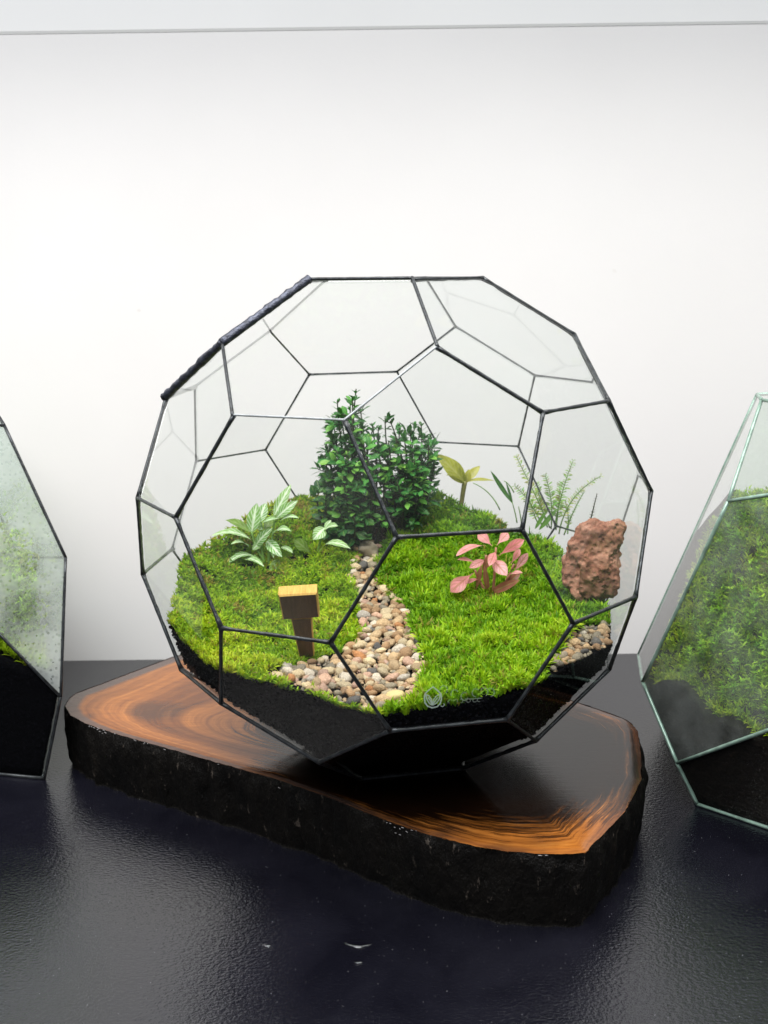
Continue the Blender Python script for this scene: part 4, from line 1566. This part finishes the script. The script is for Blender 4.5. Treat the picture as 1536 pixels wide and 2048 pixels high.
# ---------------------------------------------------------------- wood slab
OUT = [(-0.2218, 0.0983), (-0.2235, 0.088), (-0.2225, 0.0751), (-0.2140, 0.058), (-0.1990, 0.0425), (-0.1777, 0.0268), (-0.1490, 0.0085), (-0.1230, -0.0085), (-0.0984, -0.0241), (-0.0690, -0.043),
       (-0.0404, -0.0651), (-0.0120, -0.0900), (0.0134, -0.1097), (0.0381, -0.1234), (0.0540, -0.1290), (0.0698, -0.1318), (0.0820, -0.1322), (0.0922, -0.1313),
       (0.1000, -0.1190), (0.1105, -0.1040), (0.121, -0.0874), (0.1310, -0.066), (0.1385, -0.048), (0.1422, -0.0311), (0.1470, -0.006), (0.1509, 0.0204), (0.1495, 0.034), (0.1460, 0.042),
       (0.1300, 0.061), (0.1173, 0.0745), (0.090, 0.103), (0.055, 0.135), (0.015, 0.162), (-0.03, 0.186), (-0.075, 0.201), (-0.115, 0.202), (-0.145, 0.190), (-0.1677, 0.1729), (-0.195, 0.135)]


def resample(poly, step):
    poly = [np.array(p) for p in poly]
    res = []
    for i, p in enumerate(poly):
        q = poly[(i + 1) % len(poly)]
        k = max(1, int(np.linalg.norm(q - p) / step))
        res += [p + (q - p) * j / k for j in range(k)]
    return res


OL = resample(OUT, 0.0026)
NO = len(OL)
sl_root = empty('wood_slab', (-0.03, 0.03, TZ))
tag(sl_root, 'varnished live-edge wood slab with black bark, under the football shaped terrarium', 'wood slab')
onrm = []
for i in range(NO):
    t = unit(OL[(i + 1) % NO] - OL[i - 1])
    onrm.append(np.array([t[1], -t[0]]))
PITH = np.array([0.045, -0.02])
mb = MB()
NRG = 30
v, uv, f = [], [], []
for j in range(NRG + 1):
    k = j / NRG
    for i in range(NO):
        edge = OL[i] + onrm[i] * (0.0007 * noise.noise(Vector((OL[i][0] * 160, OL[i][1] * 160, 2.0))))
        p = PITH + (edge - PITH) * k
        z = 0.0 if j < NRG else -0.0009
        v.append((p[0], p[1], z - (0.0003 if j == NRG - 1 else 0)))
        an = math.degrees(math.atan2(edge[1] - PITH[1], edge[0] - PITH[0])) % 360
        lim = np.interp(an, [0, 20, 50, 100, 135, 160, 172, 192, 215, 240, 260, 292, 315, 340, 360], [1.16, 1.08, .92, .66, .55, .52, .62, 1.20, 1.25, 1.12, .90, .84, .98, 1.16, 1.16])  # reach of the dark heart and painted reflection, by angle
        uv.append((k, k / lim))
for j in range(NRG):
    for i in range(NO):
        i2 = (i + 1) % NO
        f.append((j * NO + i, (j + 1) * NO + i, (j + 1) * NO + i2, j * NO + i2))
mb.add(v, f, uv)
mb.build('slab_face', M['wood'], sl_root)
mb = MB()
v, f = [], []
NZB = 16
for j in range(NZB + 1):
    k = j / NZB
    for i in range(NO):
        z = -0.0006 + (TZ + 0.0004) * k
        s3 = Vector((OL[i][0] * 55, OL[i][1] * 55, z * 30))
        crack = abs(noise.noise(Vector((OL[i][0] * 120, OL[i][1] * 120, z * 38))))
        d = 0.0022 * noise.noise(s3) + 0.0020 * crack + 0.0010 * noise.noise(s3 * 5) + 0.004 * k * (1 - k) - 0.004 * k
        ridge = 1 - abs(noise.noise(Vector((OL[i][0] * 75, OL[i][1] * 75, z * 9)))) * 2.2
        d += 0.0026 * max(0, ridge) * min(1, k * 5)
        if j == 0:
            d = 0.0009 * noise.noise(Vector((OL[i][0] * 300, OL[i][1] * 300, 5.0)))
        p = OL[i] + onrm[i] * (d + 0.0001)
        v.append((p[0], p[1], z + (0.0005 * noise.noise(s3 * 4) if 0 < j < NZB else 0)))
for j in range(NZB):
    for i in range(NO):
        i2 = (i + 1) % NO
        f.append((j * NO + i, j * NO + i2, (j + 1) * NO + i2, (j + 1) * NO + i)[::-1])
f.append(tuple(NZB * NO + i for i in range(NO)))
mb.add(v, f)
mb.build('bark', M['bark'], sl_root)
# pale torn fibres along the front rim
mb = MB()
rf = random.Random(8)
for i in range(NO):
    p = OL[i]
    if not (-0.20 < p[0] < 0.09 and p[1] < 0.05):
        continue
    for _ in range(2):
        if rf.random() < 0.75 * max(0, noise.noise(Vector((p[0] * 45, p[1] * 45, 1.0))) + 0.05) * 1.6:
            t = unit(OL[(i + 1) % NO] - OL[i])
            q = np.array([*(p + onrm[i] * rf.uniform(0.0, 0.0014)), -0.0008 - rf.random() ** 3 * 0.006])
            l_ = rf.uniform(0.0006, 0.0022)
            e = np.array([t[0] * l_, t[1] * l_, rf.uniform(-0.0006, 0.0004)])
            tube(mb, [q - e / 2, q, q + e / 2], 0.00022, 0.00016, 4)
fb = mb.build('bark_fibres', M['flake'], sl_root)
fb['kind'] = 'stuff'

# ---------------------------------------------------------------- neighbouring terrariums
def poly_from_planes(pl):
    V = []
    m = len(pl)
    for a in range(m):
        for b in range(a + 1, m):
            for c in range(b + 1, m):
                A = np.array([pl[a][0], pl[b][0], pl[c][0]])
                if abs(np.linalg.det(A)) < 1e-6:
                    continue
                p = np.linalg.solve(A, np.array([pl[a][1], pl[b][1], pl[c][1]]))
                if all(n @ p <= h + 1e-7 for n, h in pl):
                    if not any(np.linalg.norm(p - q) < 1e-5 for q in V):
                        V.append(p)
    faces = []
    for n, h in pl:
        idx = [i for i, p in enumerate(V) if abs(n @ p - h) < 1e-6]
        if len(idx) < 3:
            faces.append([])
            continue
        c = sum(V[i] for i in idx) / len(idx)
        u = unit(V[idx[0]] - c)
        w = np.cross(n, u)
        idx.sort(key=lambda i: math.atan2((V[i] - c) @ w, (V[i] - c) @ u))
        faces.append(idx)
    return V, faces


def vessel(name, label, pl, panemat, special, seammat, seam_r, skip_bottom=True):
    V, F_ = poly_from_planes(pl)
    zmin = min(p[2] for p in V)
    c = sum(V) / len(V)
    root = empty(name, (c[0], c[1], zmin))
    tag(root, label, 'terrarium')
    ed = {}
    for fi, idx in enumerate(F_):
        if not idx:
            continue
        mb = MB()
        prism(mb, [V[i] for i in idx], pl[fi][0], 0.0012, 0.0004)
        mb.build('glass_pane', special.get(fi, panemat), root, smooth=False)
        for k in range(len(idx)):
            ed[tuple(sorted((idx[k], idx[(k + 1) % len(idx)])))] = 1
    for a, b in ed:
        mb = MB()
        pa, pb = V[a], V[b]
        pts = [pa + (pb - pa) * t for t in np.linspace(0, 1, 9)]
        pts = [p + (c - p) / np.linalg.norm(c - p) * 0.0008 for p in pts]
        tube(mb, pts, seam_r, n=6, rad=[seam_r * (1 + 0.2 * noise.noise(Vector(p * 200))) for p in pts])
        mb.build('seam', seammat, root)
    return root, V


def foliage_strands(pos, heights, colr, seed, ll=0.006, per=9):
    """upright leafy shoots as one mass"""
    r = np.random.default_rng(seed)
    P_, N_, C_, S_ = [], [], [], []
    for p, h, c in zip(pos, heights, colr):
        lean = r.normal(0, 0.16, 2)
        for k in range(per):
            t = k / per
            P_.append((p[0] + lean[0] * h * t, p[1] + lean[1] * h * t, p[2] + h * t))
            N_.append(unit((lean[0] + r.normal(0, .15), lean[1] + r.normal(0, .15), 1)))
            C_.append(c * r.uniform(0.75, 1.3))
            S_.append(ll * r.uniform(0.7, 1.2) * (1.1 - 0.5 * t))
    return star_tufts(np.array(P_), np.array(N_), np.array(S_), np.array(C_), (0.5, 1.5), 5, 0.0012, seed)


# right
b1 = np.array([0.1844, 0.0005, TZ + 0.0005])
b2 = np.array([0.218, -0.0313, TZ + 0.0005])
p1 = np.array([0.1714, 0.0, -0.0135])
p2 = np.array([0.1569, 0.04, 0.024])
s1 = np.array([0.2069, -0.0531, 0.03])
p3 = np.array([0.196, 0.0071, 0.1489])
t1 = np.array([0.211, -0.0186, 0.1574])
q1 = at(1522, 797, 0.045)
k1 = at(1275, 1310, 0.115)
RC = np.array([0.28, 0.07, 0.06])
side = plane3(p2, p3, k1, RC)
d = ray(1480, 860)
k2 = CAM + d * ((side[1] - side[0] @ CAM) / (side[0] @ d))
RPL = [plane3(b1, b2, p1, RC), plane3(p1, s1, p2, RC), plane3(p3, t1, q1, RC), side,
       plane3(p2, b1, k1, RC), plane3(k1, k2, (0.36, 0.19, 0.0), RC), (np.array([0, 0, -1.0]), -(TZ + 0.0005)),
       (np.array([0, 0, 1.0]), float(q1[2])), (np.array([1.0, 0, 0]), 0.40), plane3(b1 + (b2 - b1) * 2.2, p1 + (s1 - p1) * 2.2, (0.50, -0.10, 0.0), RC), plane3(p3 + (t1 - p3) * 2.2, p1 + (s1 - p1) * 2.2, (0.50, -0.10, 0.06), RC)]
rt, RVV = vessel('geometric_terrarium', 'terrarium with pale green glass seams, packed with green plants, at the right picture edge',
                 RPL, M['glass'], {0: M['glass_low'], 1: M['glass_fog'], 2: M['glass_fog'], 10: M['glass_fog']}, M['silicone'], 0.0012)
rcx = (0.262, 0.05)


def hr(x, y):
    dm = RPL[1][1] - float(RPL[1][0] @ np.array([x, y, 0.06]))
    return min(0.132, 0.026 + 1.5 * max(0, dm - 0.004)) + 0.012 * noise.noise(Vector((x * 34, y * 34, 0))) + 0.006 * noise.noise(Vector((x * 90, y * 90, 3)))


o = fill(RPL, rcx, TZ + 0.002, hr, 0.0015, 360, 14, 14).build('soil', M['brown_soil'])
tag(o, 'dark brown soil bed in the right-hand geometric terrarium', 'soil', kind='stuff')
PP = scatter(26000, 0.15, 0.36, -0.10, 0.2, 40)
ZZ = np.array([hr(*p) for p in PP])
ok = inside(RPL, np.column_stack([PP, ZZ]), 0.007)
PP, ZZ = PP[ok], ZZ[ok]
nn = vnoise(PP, 35, 2.0)
hh = np.clip(0.016 + 0.018 * nn, 0.006, 0.04)
r40 = np.random.default_rng(41)
sel = r40.random(len(PP)) < 0.10
top = np.column_stack([PP, ZZ + hh + 0.006])
selt = sel & inside(RPL, top, 0.009) & (top @ side[0] < side[1] - 0.012)
cc = palette(np.clip(2.4 + 1.3 * nn + r40.normal(0, 0.6, len(PP)), 0, 3.3))
A1 = foliage_strands(np.column_stack([PP, ZZ])[selt], hh[selt], cc[selt] * [0.85, 1.0, 1.3], 42, 0.0060, 5)
A2 = star_tufts(np.column_stack([PP, ZZ]), np.tile([0, 0, 1.0], (len(PP), 1)), np.full(len(PP), 0.0058), cc, (0.3, 1.4), 6, 0.0011, 43)
o = raw_mesh('undergrowth', [press(A1, RPL, 0.0036), press(A2, RPL, 0.0036)], M['moss'])
tag(o, 'dense fine green undergrowth behind misted glass in the right-hand terrarium', 'plants', kind='stuff')


# left
v3 = np.array([-0.2316, 0.0491, TZ + 0.0005])
v2 = np.array([-0.2139, 0.04, 0.0188])
s2 = np.array([-0.2515, 0.045, 0.0595])
v1 = np.array([-0.2128, 0.07, 0.1035])
v0 = np.array([-0.2523, 0.0899, 0.188])
LC = np.array([-0.32, 0.12, 0.06])
LPL = [plane3(v3, v2, s2, LC), plane3(v2, s2, v1, LC), plane3(v1, v0, (-0.30, 0.20, 0.13), LC), plane3(v1, v2, (-0.285, 0.20, 0.05), LC), plane3(v2, v3, (-0.30, 0.2, -0.03), LC),
       (np.array([0, 0, -1.0]), -(TZ + 0.0005)), (unit((0.25, -0.55, 0.8)), float(unit((0.25, -0.55, 0.8)) @ v0)), (np.array([0, 0, 1.0]), 0.20),
       (np.array([-1.0, 0, 0]), 0.45), (np.array([0, 1.0, 0]), 0.23)]
lt, LVV = vessel('geometric_terrarium', 'dark-seamed geometric terrarium with droplet-misted glass, cut by the left picture edge',
                 LPL, M['glass_fog'], {0: M['glass_low'], 1: M['glass_drop']}, M['solder'], 0.0011)


def hl(x, y):
    return 0.046 + 0.005 * noise.noise(Vector((x * 40, y * 40, 4))) - 0.35 * max(0, x + 0.262)


o = fill(LPL, (-0.30, 0.12), TZ + 0.002, hl, 0.0015, 480, 14, 10).build('soil', M['soil'])
tag(o, 'black soil bed in the left-hand geometric terrarium', 'soil', kind='stuff')
PP = scatter(6000, -0.42, -0.2, 0.03, 0.23, 50)
ZZ = np.array([hl(*p) for p in PP])
ok = inside(LPL, np.column_stack([PP, ZZ]), 0.006)
PP, ZZ = PP[ok], ZZ[ok]
nn = vnoise(PP, 35, 6.0)
r50 = np.random.default_rng(51)
cc = palette(np.clip(2.8 + 0.9 * nn + r50.normal(0, 0.5, len(PP)), 0, 3.8))
hh = np.clip(0.058 + 0.04 * nn, 0.01, 0.10)
selt = (r50.random(len(PP)) < 0.6) & inside(LPL, np.column_stack([PP, ZZ + hh + 0.006]), 0.006)
A1 = foliage_strands(np.column_stack([PP, ZZ])[selt], hh[selt], cc[selt] * [1.0, 1.1, 2.2], 52)
A2 = star_tufts(np.column_stack([PP, ZZ]), np.tile([0, 0, 1.0], (len(PP), 1)), np.full(len(PP), 0.009), cc, (0.2, 1.3), 7, 0.0013, 53)
o = raw_mesh('undergrowth', [press(A1, LPL, 0.0036), press(A2, LPL, 0.0036)], M['moss'])
tag(o, 'light green moss and plants behind wet glass in the left-hand terrarium', 'plants', kind='stuff')

# ---------------------------------------------------------------- marks on the table
def onz(px, py, z):
    d = ray(px, py)
    return CAM + d * ((z - CAM[2]) / d[2])


def drop_obj(px, py, rx, ry, hgt_, label):
    c = onz(px, py, TZ)
    mb = MB()
    v, f = [], []
    n, k = 20, 6
    for j in range(k):
        a = (j / (k - 1)) * math.pi / 2
        for i in range(n):
            th = 2 * math.pi * i / n
            w = 1 + 0.15 * math.sin(2 * th + px) + 0.08 * math.sin(3 * th)
            v.append((c[0] + rx * w * math.cos(a) * math.cos(th), c[1] + ry * w * math.cos(a) * math.sin(th), TZ + 0.0001 + hgt_ * math.sin(a)))
    for j in range(k - 1):
        for i in range(n):
            f.append((j * n + i, j * n + (i + 1) % n, (j + 1) * n + (i + 1) % n, (j + 1) * n + i))
    mb.add(v, f)
    o = mb.build('water_drop', M['drop'], None, True, (c[0], c[1], TZ))
    tag(o, label, 'water drop')


drop_obj(718, 1888, 0.0062, 0.0042, 0.0012, 'largest flat water drop on the black table in front of the slab')
drop_obj(536, 1892, 0.0028, 0.0020, 0.0010, 'small water drop on the black table, left of the largest drop')
drop_obj(717, 1926, 0.0020, 0.0014, 0.0008, 'tiny water drop on the black table, just in front of the largest drop')
mb = MB()
rd = random.Random(77)
for _ in range(420):
    x, y = rd.uniform(-0.2, 0.2), rd.uniform(-0.21, 0.02)
    s_ = rd.uniform(0.00007, 0.00019)
    z = TZ + 0.0001
    an = rd.uniform(0, 3)
    mb.add([(x + s_ * math.cos(an + k * 2.1), y + s_ * math.sin(an + k * 2.1), z) for k in range(3)] + [(x, y, z + s_)], [(0, 1, 3), (1, 2, 3), (2, 0, 3)])
o = mb.build('dust', M['smear'])
tag(o, 'tiny pale dust specks scattered over the black table', kind='stuff', cat='dust')
